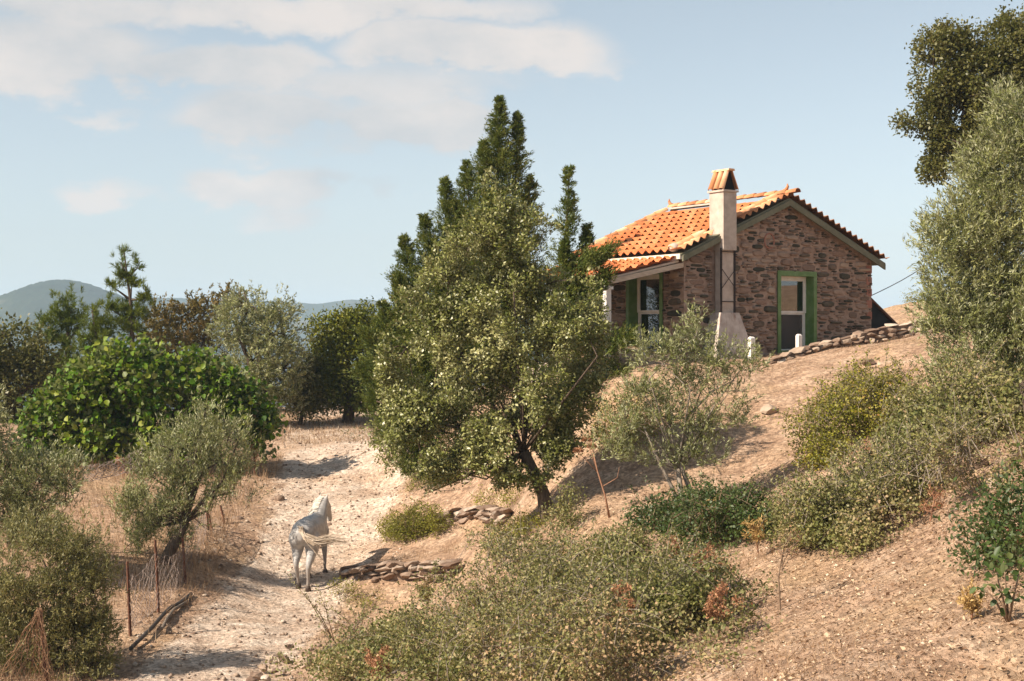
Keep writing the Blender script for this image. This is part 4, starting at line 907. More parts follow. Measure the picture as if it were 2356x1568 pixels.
tree('mastic_tree', 'low dark thicket tree between the rounded olive and the evergreen', 'tree', spot(690, 945, 47), lobes_px([(700,880,35,55),(690,920,40,35),(720,920,40,30)], 47), 420, 13, .15, .11, .065, 'oak_far', 115, rb=.08, gap=.5, shell=.5)
tree('mastic_tree', 'dark thicket showing between the fig and the small pine', 'tree', spot(160, 940, 49), lobes_px([(120,880,70,60),(200,880,70,50),(270,890,70,50),(160,930,90,45)], 49), 900, 14, .16, .12, .07, 'mastic', 116, rb=.1, gap=.5, shell=.5)
tree('mastic_tree', 'dark thicket behind the fig and the brownish tree', 'tree', spot(400, 940, 50), lobes_px([(350,870,70,60),(430,880,70,60),(500,890,60,60),(390,930,90,45),(530,930,60,45)], 50), 1000, 14, .16, .12, .07, 'mastic', 117, rb=.1, gap=.5, shell=.5)
# the cypress with its many leaders, and the slender one at the porch
def cypress(label, base, leaders, seed, Y, skirts=()):
    r = np.random.default_rng(seed); t = thing('cypress_tree', label, 'tree', base, 0); q = MB(); PP = []; DD = []; TT = []
    for (tu, tv, bu, bv, R, dy) in leaders:
        y = Y + dy; tip, bot = np.array(at(tu, tv, y)), np.array(at(bu, bv, y)); Rm = R / F * y; ln = np.linalg.norm(tip - bot)
        q.tube([Vector(bot), Vector(bot * .5 + tip * .5), Vector(tip)], [.07, .045, .008], 5)
        n = int(ln * 26 * (1 + Rm * 1.8))
        tt = r.random(n) ** .9; an = r.uniform(0, 6.28, n)
        rad = Rm * np.clip((1 - tt) * 1.35, .0, 1) ** 1.05 * r.uniform(.25, 1.15, n) + .06
        o = np.stack([np.cos(an), np.sin(an), np.zeros(n)], -1); st_ = bot + (tip - bot) * tt[:, None]
        ax = unit(o * 1.0 + np.array([0, 0, 1.0]) * r.uniform(.35, 1.3, (n, 1)) + r.normal(size=(n, 3)) * .2)
        L = np.minimum(rad * 1.35, ln * (1 - tt) + .22); per = 40
        s = r.random((n, per)) ** .7; p = st_[:, None] + ax[:, None] * (L[:, None] * s)[..., None] + r.normal(size=(n, per, 3)) * (.02 + .085 * L[:, None, None] * (1 - s[..., None]))
        PP.append(p.reshape(-1, 3)); DD.append((ax[:, None] * .95 + r.normal(size=(n, per, 3)) * .36).reshape(-1, 3)); TT.append(np.clip(.5 * r.random((n, 1)) + .35 * r.random((n, per)) + .15 * s, 0, 1).ravel())
    for (u0, v0_, u1, v1, wpx, dy) in skirts:     # side boughs
        y = Y + dy; a, c = np.array(at(u0, v0_, y + .3)), np.array(at(u1, v1, y - .3)); n = int(np.linalg.norm(c - a) * 110)
        q.tube([Vector(a), Vector((a + c) / 2), Vector(c)], [.035, .02, .005], 4)
        tt = r.random(n) ** .7; st_ = a + (c - a) * tt[:, None] + r.normal(size=(n, 3)) * wpx / F * y * (1.05 - tt[:, None]) * .6
        ax = unit(unit(c - a) + r.normal(size=(n, 3)) * .4 + np.array([0, 0, .45])); L = .12 + .4 * r.random(n); per = 34
        s = r.random((n, per)); p = st_[:, None] + ax[:, None] * (L[:, None] * s)[..., None] + r.normal(size=(n, per, 3)) * .03
        PP.append(p.reshape(-1, 3)); DD.append((ax[:, None] * .95 + r.normal(size=(n, per, 3)) * .34).reshape(-1, 3)); TT.append(np.clip(.45 * r.random((n, 1)) + .4 * r.random((n, per)) + .15 * s, 0, 1).ravel())
    P_, D_, T_ = np.concatenate(PP), np.concatenate(DD), np.concatenate(TT); m = len(P_)
    q.build('trunk', M['bark'], t, True, off=base)
    tag(link('crown', leaf_quads(P_ - np.array(base), D_, r.normal(size=(m, 3)), r.uniform(.05, .11, m), r.uniform(.014, .026, m), T_, M['cypress'], 'crown', .3), t), kind='stuff')
    return m
cb = gat(1080, 1088); CY = min(cb.y, 33.5)
cypress('tall dark many-pointed cypress behind the big oak', cb,
        [(1150,228,1130,1080,185,0),(1192,265,1170,800,95,.1),(1072,378,1110,880,120,.1),(1022,415,1080,900,125,.2),(974,500,1055,960,130,0),(928,545,1020,1000,120,.1),(1222,410,1180,800,95,.3),(1112,330,1130,800,110,-.2),(915,640,1000,1040,125,0),(878,700,960,1050,120,.1),(848,775,935,1060,95,0),(870,880,940,1080,85,-.1),(950,760,1000,1085,120,-.2),(1000,560,1060,900,110,.3),(1050,470,1090,850,120,.4)], 131, CY,
        [(1000,900,845,775,60,0),(1000,950,838,860,60,.1),(1010,1000,865,930,60,0),(1020,1060,890,1010,60,-.1),(1040,1080,940,1080,55,-.2),(1000,820,915,650,50,.1),(1020,780,930,700,55,.2),(1060,1085,1010,1100,40,-.3)])
cypress('slender dark cypress beside the porch roof', spot(1300, 1010, 31.5) , [(1309,388,1296,760,48,0),(1300,560,1300,1000,85,-.2),(1352,524,1325,820,60,.1),(1335,640,1310,980,85,0)], 132, 30.0,
        [(1310,720,1395,640,40,0),(1320,840,1440,790,50,0),(1320,900,1435,870,45,.1),(1310,960,1400,930,45,0),(1300,640,1395,590,34,-.2),(1310,1000,1370,1010,40,-.2)])

# ------------------------------------------------------------------ shrubs, brambles and weeds
def mound(L):
    """lobes sitting on the terrain: (u, v of the foot, radius, height)"""
    out = []
    for u, v, rr, hh in L:
        p = gat(u, v); out.append((np.array([p.x, p.y, p.z + hh * .35]), np.array([rr, rr, hh * .65])))
    return out
def shrub(name, label, L, n, per, cr, ln, wd, leaf, seed, rb=.012, ntw=120, twig='twig', group=None, cat='shrub', **kw):
    lob = mound(L); c = lob[0][0]; base = on(c[0], c[1])
    return tree(name, label, cat, base, lob, n, per, cr, ln, wd, leaf, seed, rb=rb, bark=twig, ntw=ntw, group=group, part='leaves', fork=.3, ground=True, **kw)
def canes(res, n, seed, leaf, L0=.25, L1=.75, ln=.045):
    t, Pp, D, Nn = res; r = np.random.default_rng(seed); b_ = np.array(t.location); q = MB(); PP = []; DD = []
    k = r.choice(len(Pp), n * 6); k = sorted(k, key=lambda i: -(Pp[i, 2] - H(Pp[i:i + 1, 0], Pp[i:i + 1, 1])[0]))[:n]
    for i in k:
        p = Pp[i] - b_; d = np.array([r.normal() * .8, r.normal() * .8 - .15, r.uniform(.5, 1.2)]); d /= np.linalg.norm(d); L = r.uniform(L0, L1); dr = r.uniform(.1, .5)
        pts = [p + d * L * s - np.array([0, 0, dr * L * s * s]) for s in (-.5, 0, .35, .7, 1)]
        q.tube(pts, [.005, .0045, .004, .003, .0015], 3, cap=False)
        for s in r.uniform(.1, 1.02, int(10 + 22 * L)): PP.append(p + d * L * s - np.array([0, 0, dr * L * s * s]) + r.normal(size=3) * .014); DD.append(r.normal(size=3) + d * .4)
    tag(q.build('canes', M['pale_bark' if r.random() < .6 else 'twig'], t), kind='stuff'); m = len(PP)
    tag(link('cane_leaves', leaf_quads(np.array(PP), np.array(DD), r.normal(size=(m, 3)) + np.array([0, 0, .6]), r.uniform(.6, 1.2, m) * ln, r.uniform(.6, 1.2, m) * ln * .62, np.clip(r.normal(.55, .2, m), 0, 1), M[leaf], 'cane_leaves'), t), kind='stuff')
BR = shrub('bramble_thicket', 'wide pale green bramble thicket filling the foreground', [(820,1590,.75,.5),(960,1580,.95,.75),(1130,1570,1.0,.85),(1310,1585,1.0,.9),(1470,1580,.95,.85),(1000,1490,.85,.55),(1150,1450,.95,.75),(1320,1460,1.05,.9),(1490,1470,1.0,.9),(1600,1450,.8,.75),(1210,1370,.85,.7),(1370,1370,.95,.75),(1520,1380,.9,.7),(1240,1300,.7,.5),(1630,1370,.6,.55),(890,1490,.6,.4),(1420,1300,.8,.5),(780,1530,.4,.3),(740,1610,.55,.35),(850,1550,.7,.5),(900,1450,.55,.4),(700,1625,.4,.25)],
      9800, 9, .08, .05, .033, 'bramble', 141, rb=.026, ntw=420, gap=1.0, shell=.6, bumpy=.65, up=.25, patchy=.36, twig='pale_bark', maxl=0)
canes(BR, 460, 1, 'bramble', .3, .85)
BR = shrub('round_shrub', 'rounded yellowing shrub beside the short ledge', [(930,1240,.5,.55),(965,1235,.5,.65),(1000,1230,.4,.5),(900,1235,.3,.4)], 1000, 10, .07, .045, .028, 'yellow_shrub', 142, gap=.6)
canes(BR, 50, 5, 'yellow_shrub', .15, .35)
shrub('low_shrub', 'low yellow weeds between the two ledges under the oak', [(960,1130,.35,.3),(1000,1125,.3,.3),(1130,1170,.45,.35),(1180,1165,.4,.3)], 240, 10, .07, .05, .022, 'yellow_shrub', 143, gap=.8, ntw=30)
shrub('low_shrub', 'bright yellow green herb patch right under the oak trunk', [(1140,1255,.4,.35),(1180,1240,.45,.4),(1220,1225,.4,.35)], 330, 11, .06, .04, .026, 'yellow_shrub', 144, gap=.6, ntw=30)
shrub('leafy_shrub', 'upright small leaved shrub at the foot of the oak trunk', [(1315,1215,.22,.75),(1290,1215,.25,.4)], 170, 10, .07, .05, .03, 'bramble', 145, gap=.6, ntw=30, up=.6)
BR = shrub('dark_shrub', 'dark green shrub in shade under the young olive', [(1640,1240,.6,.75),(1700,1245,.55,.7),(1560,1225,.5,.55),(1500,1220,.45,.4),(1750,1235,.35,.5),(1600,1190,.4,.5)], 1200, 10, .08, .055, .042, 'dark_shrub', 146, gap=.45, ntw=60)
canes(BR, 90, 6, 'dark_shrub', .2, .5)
shrub('broom_shrub', 'yellow green shrub on the bank behind the young olive', [(1440,1010,.6,.9),(1490,1000,.55,.7),(1400,1030,.5,.5)], 520, 10, .09, .055, .026, 'yellow_shrub', 147, gap=.55)
BR = shrub('bramble_thicket', 'sunlit yellow green bramble below the terrace wall', [(1930,1030,.75,.8),(2000,1000,.75,1.0),(2060,980,.65,.9),(1900,1075,.5,.55),(1960,940,.55,.6)], 2000, 10, .085, .055, .034, 'yellow_shrub', 148, gap=.7, bumpy=.45, ntw=160, patchy=.25)
canes(BR, 130, 2, 'yellow_shrub')
BR = shrub('ivy_bush', 'fresh green leafy bush at the foot of the large olive', [(2150,1020,.7,.75),(2230,1010,.7,.9),(2300,1000,.6,.9),(2100,1060,.6,.6)], 1500, 10, .085, .062, .045, 'bramble', 149, gap=.6, bumpy=.4, patchy=.2)
canes(BR, 90, 7, 'bramble')
BR = shrub('bramble_thicket', 'thin pale bramble trailing down the dry slope', [(2180,1120,.8,.55),(2280,1110,.8,.6),(2080,1140,.75,.5),(2340,1090,.6,.6)], 1300, 9, .08, .042, .024, 'bramble', 150, gap=.85, ntw=240, patchy=.3)
canes(BR, 160, 3, 'bramble')
BR = shrub('bramble_thicket', 'green bramble bank between the dark shrub and the bare slope', [(1870,1250,.55,.6),(1950,1240,.65,.65),(2040,1215,.55,.55),(1820,1230,.4,.45),(1940,1180,.6,.5),(2040,1150,.6,.5),(1990,1270,.4,.4)], 2300, 10, .08, .05, .032, 'bramble', 151, gap=.7, bumpy=.45, ntw=160, patchy=.28)
canes(BR, 150, 4, 'bramble')
shrub('broom_shrub', 'dry yellowish bush on the rise behind the shed', [(2135,690,.6,.7),(2105,700,.4,.45),(2160,670,.7,.9)], 500, 10, .10, .07, .03, 'yellow_shrub', 154, gap=.6, ntw=40)
shrub('broom_shrub', 'brown dry bush low on the rise beside the shed roof', [(2075,705,.4,.4),(2050,690,.35,.4)], 260, 10, .09, .07, .02, 'brown_leaf', 155, gap=.6, ntw=40)
lt, *_ = shrub('mastic_shrub', 'leathery green shrub with red berries at the picture edge', [(2330,1300,.45,.75),(2370,1290,.5,.95),(2290,1290,.3,.45),(2360,1340,.35,.5)], 520, 10, .09, .062, .030, 'dark_shrub', 152, gap=.5, ntw=60)
random.seed(61); q = MB(); lb = lt.location
for u, v in ((2300, 1265), (2318, 1252), (2290, 1245), (2325, 1285)):
    c = gat(u, v + 30) + Vector((0, -.25, .35))
    for k in range(22):
        p = c + Vector((random.gauss(0, .03), random.gauss(0, .03), random.gauss(0, .05))); q.add([p + Vector(d) * .009 for d in ((1,0,0),(0,1,0),(-1,0,0),(0,-1,0),(0,0,1),(0,0,-1))], [(0,1,4),(1,2,4),(2,3,4),(3,0,4),(1,0,5),(2,1,5),(3,2,5),(0,3,5)])
tag(q.build('berries', M['berry'], lt, off=lb), kind='stuff')
def sapling():
    p = gat(2320, 1440); t = thing('sapling', 'small sapling with big rounded leaves on the dry slope', 'plant', p); r = np.random.default_rng(17); q = MB()
    tips = [p + Vector((dx, dy, h_)) for dx, dy, h_ in ((-.12, -.05, .42), (-.02, .05, .5), (.1, 0, .45), (-.2, .04, .3), (.02, -.08, .28), (-.08, 0, .2))]
    for tp in tips: q.tube([p, p.lerp(tp, .5) + Vector((0, 0, .03)), tp], [.012, .008, .004], 5)
    q.build('stem', M['twig'], t, True, off=p)
    for k in range(46):
        tp = tips[k % 6]; c = np.array([tp + Vector(r.normal(size=3)) * .045 - p]); d = r.normal(size=(1, 3)) + np.array([[0, -.3, .2]])
        link('leaf', leaf_quads(c, d, np.array([[0, -.4, .8]]) + r.normal(size=(1, 3)) * .3, np.array([r.uniform(.06, .10)]), np.array([r.uniform(.04, .06)]), np.array([r.uniform(.3, .95)]), M['dark_shrub'], 'leaf', .15, True), t)
sapling()
shrub('low_shrub', 'bright green weeds growing at the edge of the track by the horse', [(775,1372,.16,.3),(800,1385,.22,.4),(760,1350,.1,.15),(850,1400,.25,.35),(740,1395,.12,.12)], 150, 9, .06, .036, .022, 'yellow_shrub', 153, gap=.8, ntw=60)
def sprig(u, v, tips, label, leaf, mat, group, seed, ln=.045):
    r = np.random.default_rng(seed); p = gat(u, v); t = thing('bramble_shoot', label, 'shoot', p, 0, group); q = MB(); PP = []; DD = []
    for tu, tv, dy in tips:
        e = at(tu, tv, p.y + dy); m1 = p.lerp(e, .5) + Vector((0, 0, .08)); q.tube([p, m1, e], [.007, .006, .003], 4)
        for s in np.linspace(.35, 1, 14):
            b_ = p.lerp(m1, s * 2) if s < .5 else m1.lerp(e, s * 2 - 1)
            for _ in range(3): PP.append(np.array(b_ - p) + r.normal(size=3) * .02); DD.append(r.normal(size=3) + np.array([0, 0, .3]))
    q.build('stem', M[mat], t, True, off=p); m = len(PP)
    tag(link('leaves', leaf_quads(np.array(PP), np.array(DD), r.normal(size=(m, 3)), np.full(m, ln), np.full(m, ln * .6), r.random(m), M[leaf], 'leaves'), t), kind='stuff')
sprig(770, 1480, [(660, 1320, -.2), (700, 1365, 0), (730, 1350, .1)], 'long bare bramble shoot reaching over the track below the horse', 'bramble', 'twig', None, 71)
sprig(830, 1470, [(760, 1400, 0), (800, 1380, .1), (840, 1390, 0), (725, 1420, -.1)], 'leafy bramble shoots at the corner of the thicket by the track', 'bramble', 'twig', None, 72)
# dead and dry plants
def dry_plant(name, label, u, v, h_, n, spread, mat, leafmat, seed, leaves=0, ln=.06, wd=.012, rb=.012, heads=0, cat='dry plant', depth=3):
    r = np.random.default_rng(seed); p = gat(u, v); t = thing(name, label, cat, p); q = MB(); ends = []
    def grow(a, d, L, rad, lev):
        e = a + d * L; m1 = a.lerp(e, .5) + Vector(r.normal(size=3)) * L * .06; q.tube([a, m1, e], [rad, rad * .8, rad * .55], 4 if lev else 5, cap=False); ends.append((a, e))
        if lev < depth:
            for _ in range(3 if lev else n):
                s = r.uniform(.35, 1); grow(a.lerp(e, s), (d + Vector(r.normal(size=3)) * spread + Vector((0, 0, .15))).normalized(), L * r.uniform(.35, .6), rad * .5, lev + 1)
    grow(p, Vector((r.normal() * .1, r.normal() * .1, 1)).normalized(), h_ * .6, rb, 0); q.build('stem', M[mat], t, True, off=p)
    if leaves:
        k = r.integers(0, len(ends), leaves); s = r.random(leaves)[:, None]; A = np.array([np.array(ends[i][0]) for i in k]); E_ = np.array([np.array(ends[i][1]) for i in k])
        P_ = A + (E_ - A) * s + r.normal(size=(leaves, 3)) * .02; D_ = (E_ - A) * 3 + r.normal(size=(leaves, 3)) * .7
        tag(link('leaves', leaf_quads(P_ - np.array(p), D_, r.normal(size=(leaves, 3)), r.uniform(.5, 1.2, leaves) * ln, r.uniform(.6, 1.2, leaves) * wd, r.random(leaves), M[leafmat], 'leaves'), t), kind='stuff')
    return t, p
dry_plant('dead_shrub', 'bare twiggy dead shrub in front of the dry slope', 1795, 1405, 1.05, 5, .55, 'twig', 'rust_weed', 81, 120, .03, .012, .012, depth=4)
dry_plant('dry_weed', 'golden dry weed beside the dark shrub', 1625, 1270, .75, 6, .5, 'rust_stalk', 'gold_weed', 82, 700, .085, .014)
dry_plant('dry_weed', 'golden thistle tuft at the edge of the green bramble bank', 1745, 1275, .5, 6, .6, 'rust_stalk', 'gold_weed', 83, 500, .085, .014)
dry_plant('dry_fern', 'rusty dried fern sticking out of the bramble thicket', 1452, 1545, 1.0, 5, .5, 'twig', 'rust_weed', 84, 900, .05, .018)
dry_plant('dry_fern', 'rusty dried fern low in the front of the bramble thicket', 860, 1600, .75, 6, .6, 'rust_stalk', 'rust_weed', 85, 1000, .05, .018)
for k, (u, v, h_, l) in enumerate(((1120, 1500, .95, 'tan dead stems standing in the middle of the thicket'), (980, 1430, .7, 'brown dead stems at the upper edge of the thicket near the reddish ledge'), (1290, 1440, 1.0, 'pale dead stems in the thicket below the oak'), (1600, 1400, .8, 'rusty dead stems where the thicket meets the bare slope'), (1230, 1590, .95, 'bleached dead stems low in the thicket'), (1650, 1480, .6, 'low red brown brush at the foot of the thicket'))):
    dry_plant('dry_weed', l, u, v, h_ * 1.15, 10, .6, 'twig' if k % 2 else 'pale_bark', 'rust_weed' if k in (3, 5) else 'brown_leaf', 170 + k, 900, .05, .018, depth=3)
dry_plant('dry_weed', 'brown dead brush beneath the sunlit bramble', 2000, 1110, .6, 8, .7, 'rust_stalk', 'rust_weed', 86, 700, .05, .012)
dry_plant('dry_weed', 'low ochre tuft on the dry slope by the sapling', 2235, 1440, .35, 8, .7, 'rust_stalk', 'gold_weed', 87, 900, .04, .016)
dry_plant('dry_weed', 'rusty dry plant behind the leaning olive by the fig', 285, 1110, .7, 7, .6, 'rust_stalk', 'rust_weed', 88, 500, .07, .03)
dry_plant('dead_branch', 'thin dead branch lying on the bare bank', 1838, 1010, .75, 4, .5, 'twig', 'litter', 89, 20)
dry_plant('dry_weed', 'reddish dry brush around the berry shrub', 2140, 1200, .5, 9, .8, 'rust_stalk', 'rust_weed', 90, 500, .05, .01)
dry_plant('dry_weed', 'red brown dry clump between golden weed and bramble thicket', 1560, 1330, .6, 8, .7, 'rust_stalk', 'rust_weed', 91, 800, .05, .012)
def stalk():
    p = gat(1402, 1195); t = thing('dry_stalk', 'tall rusty dead stalk with dried flower heads beside the oak trunk', 'dry plant', p); q = MB(); Y = p.y; r = np.random.default_rng(3)
    top = at(1362, 1030, Y); q.tube([p, at(1392, 1140, Y), at(1375, 1085, Y), top], [.022, .018, .015, .008], 6)
    hs = [top, at(1330, 1040, Y), at(1350, 1015, Y + .1)]
    for h_ in hs[1:]: q.tube([at(1376, 1088, Y), h_], [.009, .005], 5)
    q.tube([at(1386, 1120, Y), at(1420, 1100, Y), at(1425, 1075, Y)], [.008, .006, .003], 5); q.build('stem', M['rust_stalk'], t, True, off=p)
    for h_ in hs:
        k = 160; D_ = r.normal(size=(k, 3)); D_[:, 2] = np.abs(D_[:, 2]) * .5; D_ = unit(D_); o = link('flower_head', leaf_quads(np.array(h_ - p)[None] + D_ * .05, D_, r.normal(size=(k, 3)), np.full(k, .05), np.full(k, .022), r.random(k), M['rust_weed'], 'flower_head'), t); tag(o, kind='stuff')
stalk()

# ------------------------------------------------------------------ dry grass and dead leaves
def scatter(n, x0, x1, y0, y1, dens):
    x = rng.uniform(x0, x1, n); y = y0 + (y1 - y0) * rng.random(n) ** 1.25; k = rng.random(n) < dens(x, y); return x[k], y[k]
def patch(x, y, s, seed):
    r = np.random.default_rng(seed); ks = r.normal(size=(7, 2)) * s; ph = r.uniform(0, 6.28, 7); return sum(np.sin(k[0] * x + k[1] * y + p) for k, p in zip(ks, ph)) / 7
def blades(name, x, y, h_, w, lean, mat, label, tone=None):
    m = len(x); z = H(x, y) + rough(x, y) * near_fade(y) - .01; D = rng.normal(size=(m, 3)) * np.array([lean, lean, .15]) + np.array([0, 0, 1]); D = unit(D); L = h_ * rng.uniform(.5, 1.3, m)
    a = rng.uniform(0, 6.28, m); S_ = np.stack([np.cos(a), np.sin(a), np.zeros(m)], -1) * w * .5; P = np.stack([x, y, z], -1)
    V = np.stack([P - S_, P + S_, P + D * L[:, None]], 1).reshape(-1, 3)
    me = mesh_np(name, V, np.arange(m * 3), np.arange(m) * 3, np.full(m, 3), M[mat], tone if tone is not None else rng.random(m)); tag(link(name, me), label, kind='stuff')
fx = np.array([gat(u, v) for u, v in ((108, 1580), (300, 1460), (425, 1345), (478, 1228), (587, 1090))])
def d_left(x, y):
    d = path_d(x, y); left = x < np.interp(y, fx[:, 1], fx[:, 0]) + .5; return np.where(left & (d > .95), np.clip(.5 + .7 * patch(x, y, .9, 1), .05, 1), 0)
x, y = scatter(70000, -16, -3, 15, 40, d_left); blades('dry_grass', x, y, .38, .012, .35, 'straw', 'tall golden dry grass along the fence and in the field')
def d_bank(x, y): d = path_d(x, y); return np.where(d > 1.0, np.clip(.25 + .9 * patch(x, y, .8, 2), 0, 1), np.where(d > .7, .04, .006)) * (x > -9)
x, y = scatter(260000, -9, 16, 7.5, 46, d_bank); blades('short_grass', x, y, .085, .009, 1.3, 'straw', 'short trampled straw over the slopes and track edges')
def d_slope(x, y): d = path_d(x, y); return np.where(d > 1.3, np.clip(.35 + .9 * patch(x, y, 1.1, 12), 0, 1), 0)
x, y = scatter(150000, -2, 15, 7.5, 34, d_slope); blades('slope_straw', x, y, .13, .0075, 1.6, 'straw', 'flattened pale straw covering the slope below the house')
def d_tuft(x, y): d = path_d(x, y); return np.where((d > 1.25) & (patch(x, y, 1.4, 21) > .28), .9, 0)
x, y = scatter(45000, -3, 12, 9, 30, d_tuft); blades('straw_tufts', x, y, .22, .008, .45, 'straw', 'upright tufts of dry grass scattered over the slope')
def d_edge(x, y): d = path_d(x, y); return np.where((d > .9) & (d < 1.8), np.clip(.2 + 1.1 * patch(x, y, 1.2, 5), 0, 1), 0)
x, y = scatter(60000, -12, 3, 15, 46, d_edge); blades('verge_grass', x, y, .14, .011, .6, 'gold_grass' if 'gold_grass' in M else 'straw', 'tufts of straw beside the track')
def d_clear(x, y): return np.where((patch(x, y, .5, 9) > .0) | (y > 46), .8, .1)
x, y = scatter(22000, -12, -1, 42, 51, d_clear); blades('clearing_grass', x, y, .17, .016, .7, 'litter', 'reddish dry grass along the back of the clearing')
def dead_leaves():
    x, y = scatter(190000, -1, 12, 7, 24, lambda x, y: np.where(x > -1.5 + (y - 8) * .12, np.clip(.75 - (y - 8) * .035, .08, .8) * np.clip(.7 + .6 * patch(x, y, 1.0, 7), .1, 1), 0)); m = len(x)
    P = np.stack([x, y, H(x, y) + rough(x, y) + rng.uniform(.0, .03, m)], -1); D = rng.normal(size=(m, 3)) * np.array([1, 1, .45]); Nn = rng.normal(size=(m, 3)) * .5 + np.array([0, 0, 1])
    s = np.minimum(rng.lognormal(-3.45, .4, m), .065); me = leaf_quads(P, D, Nn, s, s * rng.uniform(.3, .7, m), np.clip(rng.normal(.5, .27, m), 0, 1), M['litter'], 'dead_leaves', .35)
    tag(link('dead_leaves', me), 'fallen brown and whitish leaves littering the dry slope', kind='stuff')
dead_leaves()

# ------------------------------------------------------------------ fence, netting, hose
def build_fence():
    specs = [(300,1462,293,1293),(365,1405,357,1243),(427,1347,420,1238),(480,1230,471,1128),(492,1232,474,1165),(519,1217,507,1163),(588,1092,580,998),(110,1590,92,1405),(243,1425,239,1340)]
    b0 = gat(365, 1405); t = thing('wire_fence', 'rusty stake and netting fence along the track', 'fence', b0)
    pts = []
    for u, v, tu, tv in specs:
        p = gat(u, min(v, 1640)); e = at(tu, tv, p.y + .05); q = MB(); q.tube([p - Vector((0, 0, .1)), p.lerp(e, .5), e], [.028, .026, .024], 6); q.build('post', M['rust'], t, off=b0); pts.append((p, e))
    def net(a0, a1, c1, c0, nu, nv, rad, mat, sag=.0, jit=.02):
        """diamond netting over the quad a0-a1 (bottom) c0-c1 (top)"""
        q = MB(); g = {}
        for i in range(nu + 1):
            for j in range(nv + 1):
                s, w = i / nu, j / nv; p = (a0.lerp(a1, s)).lerp(c0.lerp(c1, s), w); p = p + Vector((random.gauss(0, jit), random.gauss(0, jit) - .05 * math.sin(s * 9), -sag * math.sin(math.pi * s) * w + random.gauss(0, jit))); g[i, j] = p
        for i in range(nu + 1):
            for k in (1, -1):
                pl = [g[i + k * j, j] for j in range(nv + 1) if 0 <= i + k * j <= nu]
                if len(pl) > 1: q.tube(pl, rad, 3, cap=False)
        for j0 in range(1, nv):
            for i0, k in ((0, 1), (nu, -1)):
                pl = [g[i0 + k * s, j0 + s] for s in range(nv - j0 + 1) if 0 <= i0 + k * s <= nu]
                if len(pl) > 1: q.tube(pl, rad, 3, cap=False)
        for j in (0, nv): q.tube([g[i, j] for i in range(nu + 1)], rad * 1.3, 3, cap=False)
        o = q.build('netting', M[mat], t, off=b0); tag(o, kind='stuff')
    random.seed(77)
    up = Vector((0, 0, 1))
    for (p, e), (p2, e2) in ((pts[0], pts[1]), (pts[1], pts[2]), (pts[2], pts[3])): net(p + up * .05, p2 + up * .05, p2.lerp(e2, .8), p.lerp(e, .8), 16, 10, .0035, 'net_grey', .12)
    p, e = pts[7]; net(at(-60, 1640, p.y - .4), at(150, 1640, p.y - .2), e + up * .02, e - Vector((.04, 0, 0)), 16, 13, .004, 'net', 0, .02)
    net(at(135, 1640, p.y), at(105, 1640, p.y - .1), e, e, 6, 13, .004, 'net', 0, .02)
    p, e = pts[6]; net(at(566, 1090, p.y), at(600, 1040, p.y), at(584, 950, p.y), at(572, 965, p.y), 9, 14, .010, 'net', .0, .03); net(at(574, 1040, p.y - .1), at(604, 1020, p.y - .1), at(588, 955, p.y - .1), at(577, 958, p.y), 7, 10, .010, 'net', .0, .03)
    net(at(508, 1010, p.y - .5), at(545, 1020, p.y - .5), at(540, 995, p.y - .5), at(510, 958, p.y - .5), 8, 8, .009, 'net_grey', .05, .03)
    y = 29.5; net(at(190, 1110, y), at(330, 1080, y), at(330, 1030, y), at(190, 1075, y), 22, 7, .006, 'net_grey', .08)
build_fence()
def build_hose():
    pts = [gat(u, v) + Vector((0, 0, .05)) for u, v in ((300, 1505), (325, 1480), (350, 1455), (375, 1425), (390, 1408), (415, 1395), (440, 1375))]
    q = MB(); q.tube(pts, .035, 7); tag(q.build('hose', M['hose'], None, True), 'black pipe lying along the foot of the fence', 'pipe')
    pts = [gat(u, v) + Vector((0, 0, .04)) for u, v in ((372, 1452), (385, 1430), (400, 1412), (432, 1393))]
    q = MB(); q.tube(pts, .03, 6); tag(q.build('branch', M['pale_bark'], None, True), 'pale fallen branch next to the black pipe', 'branch')
build_hose()

# ------------------------------------------------------------------ the horse
def horse_mat():
    m, nt, b_, out = nmat('grey_horse_coat')
    dap = tex(nt, 7, 3, .5); v = tex(nt, 11, kind='voronoi'); f = mathn(nt, 'ADD', mathn(nt, 'MULTIPLY', dap, .75), mathn(nt, 'MULTIPLY', v, .45))
    c = ramp(nt, f, [(.3, (.24,.235,.23)), (.5, (.31,.30,.29)), (.72, (.41,.395,.375))])
    tc = nt.nodes.new('ShaderNodeTexCoord'); sp = nt.nodes.new('ShaderNodeSeparateXYZ'); nt.links.new(tc.outputs['Object'], sp.inputs[0])
    leg = mathn(nt, 'MULTIPLY', mathn(nt, 'SUBTRACT', .62, sp.outputs[2]), 3.0, True); c = mixn(nt, mathn(nt, 'MULTIPLY', leg, .6), c, (.22, .175, .145))
    hd = mathn(nt, 'MULTIPLY', mathn(nt, 'SUBTRACT', sp.outputs[0], .62), 3.0, True); c = mixn(nt, mathn(nt, 'MULTIPLY', hd, .75), c, (.48, .455, .42))
    nt.links.new(c, b_.inputs['Base Color']); b_.inputs['Roughness'].default_value = .55; b_.inputs['Sheen Weight'].default_value = .15
    return m
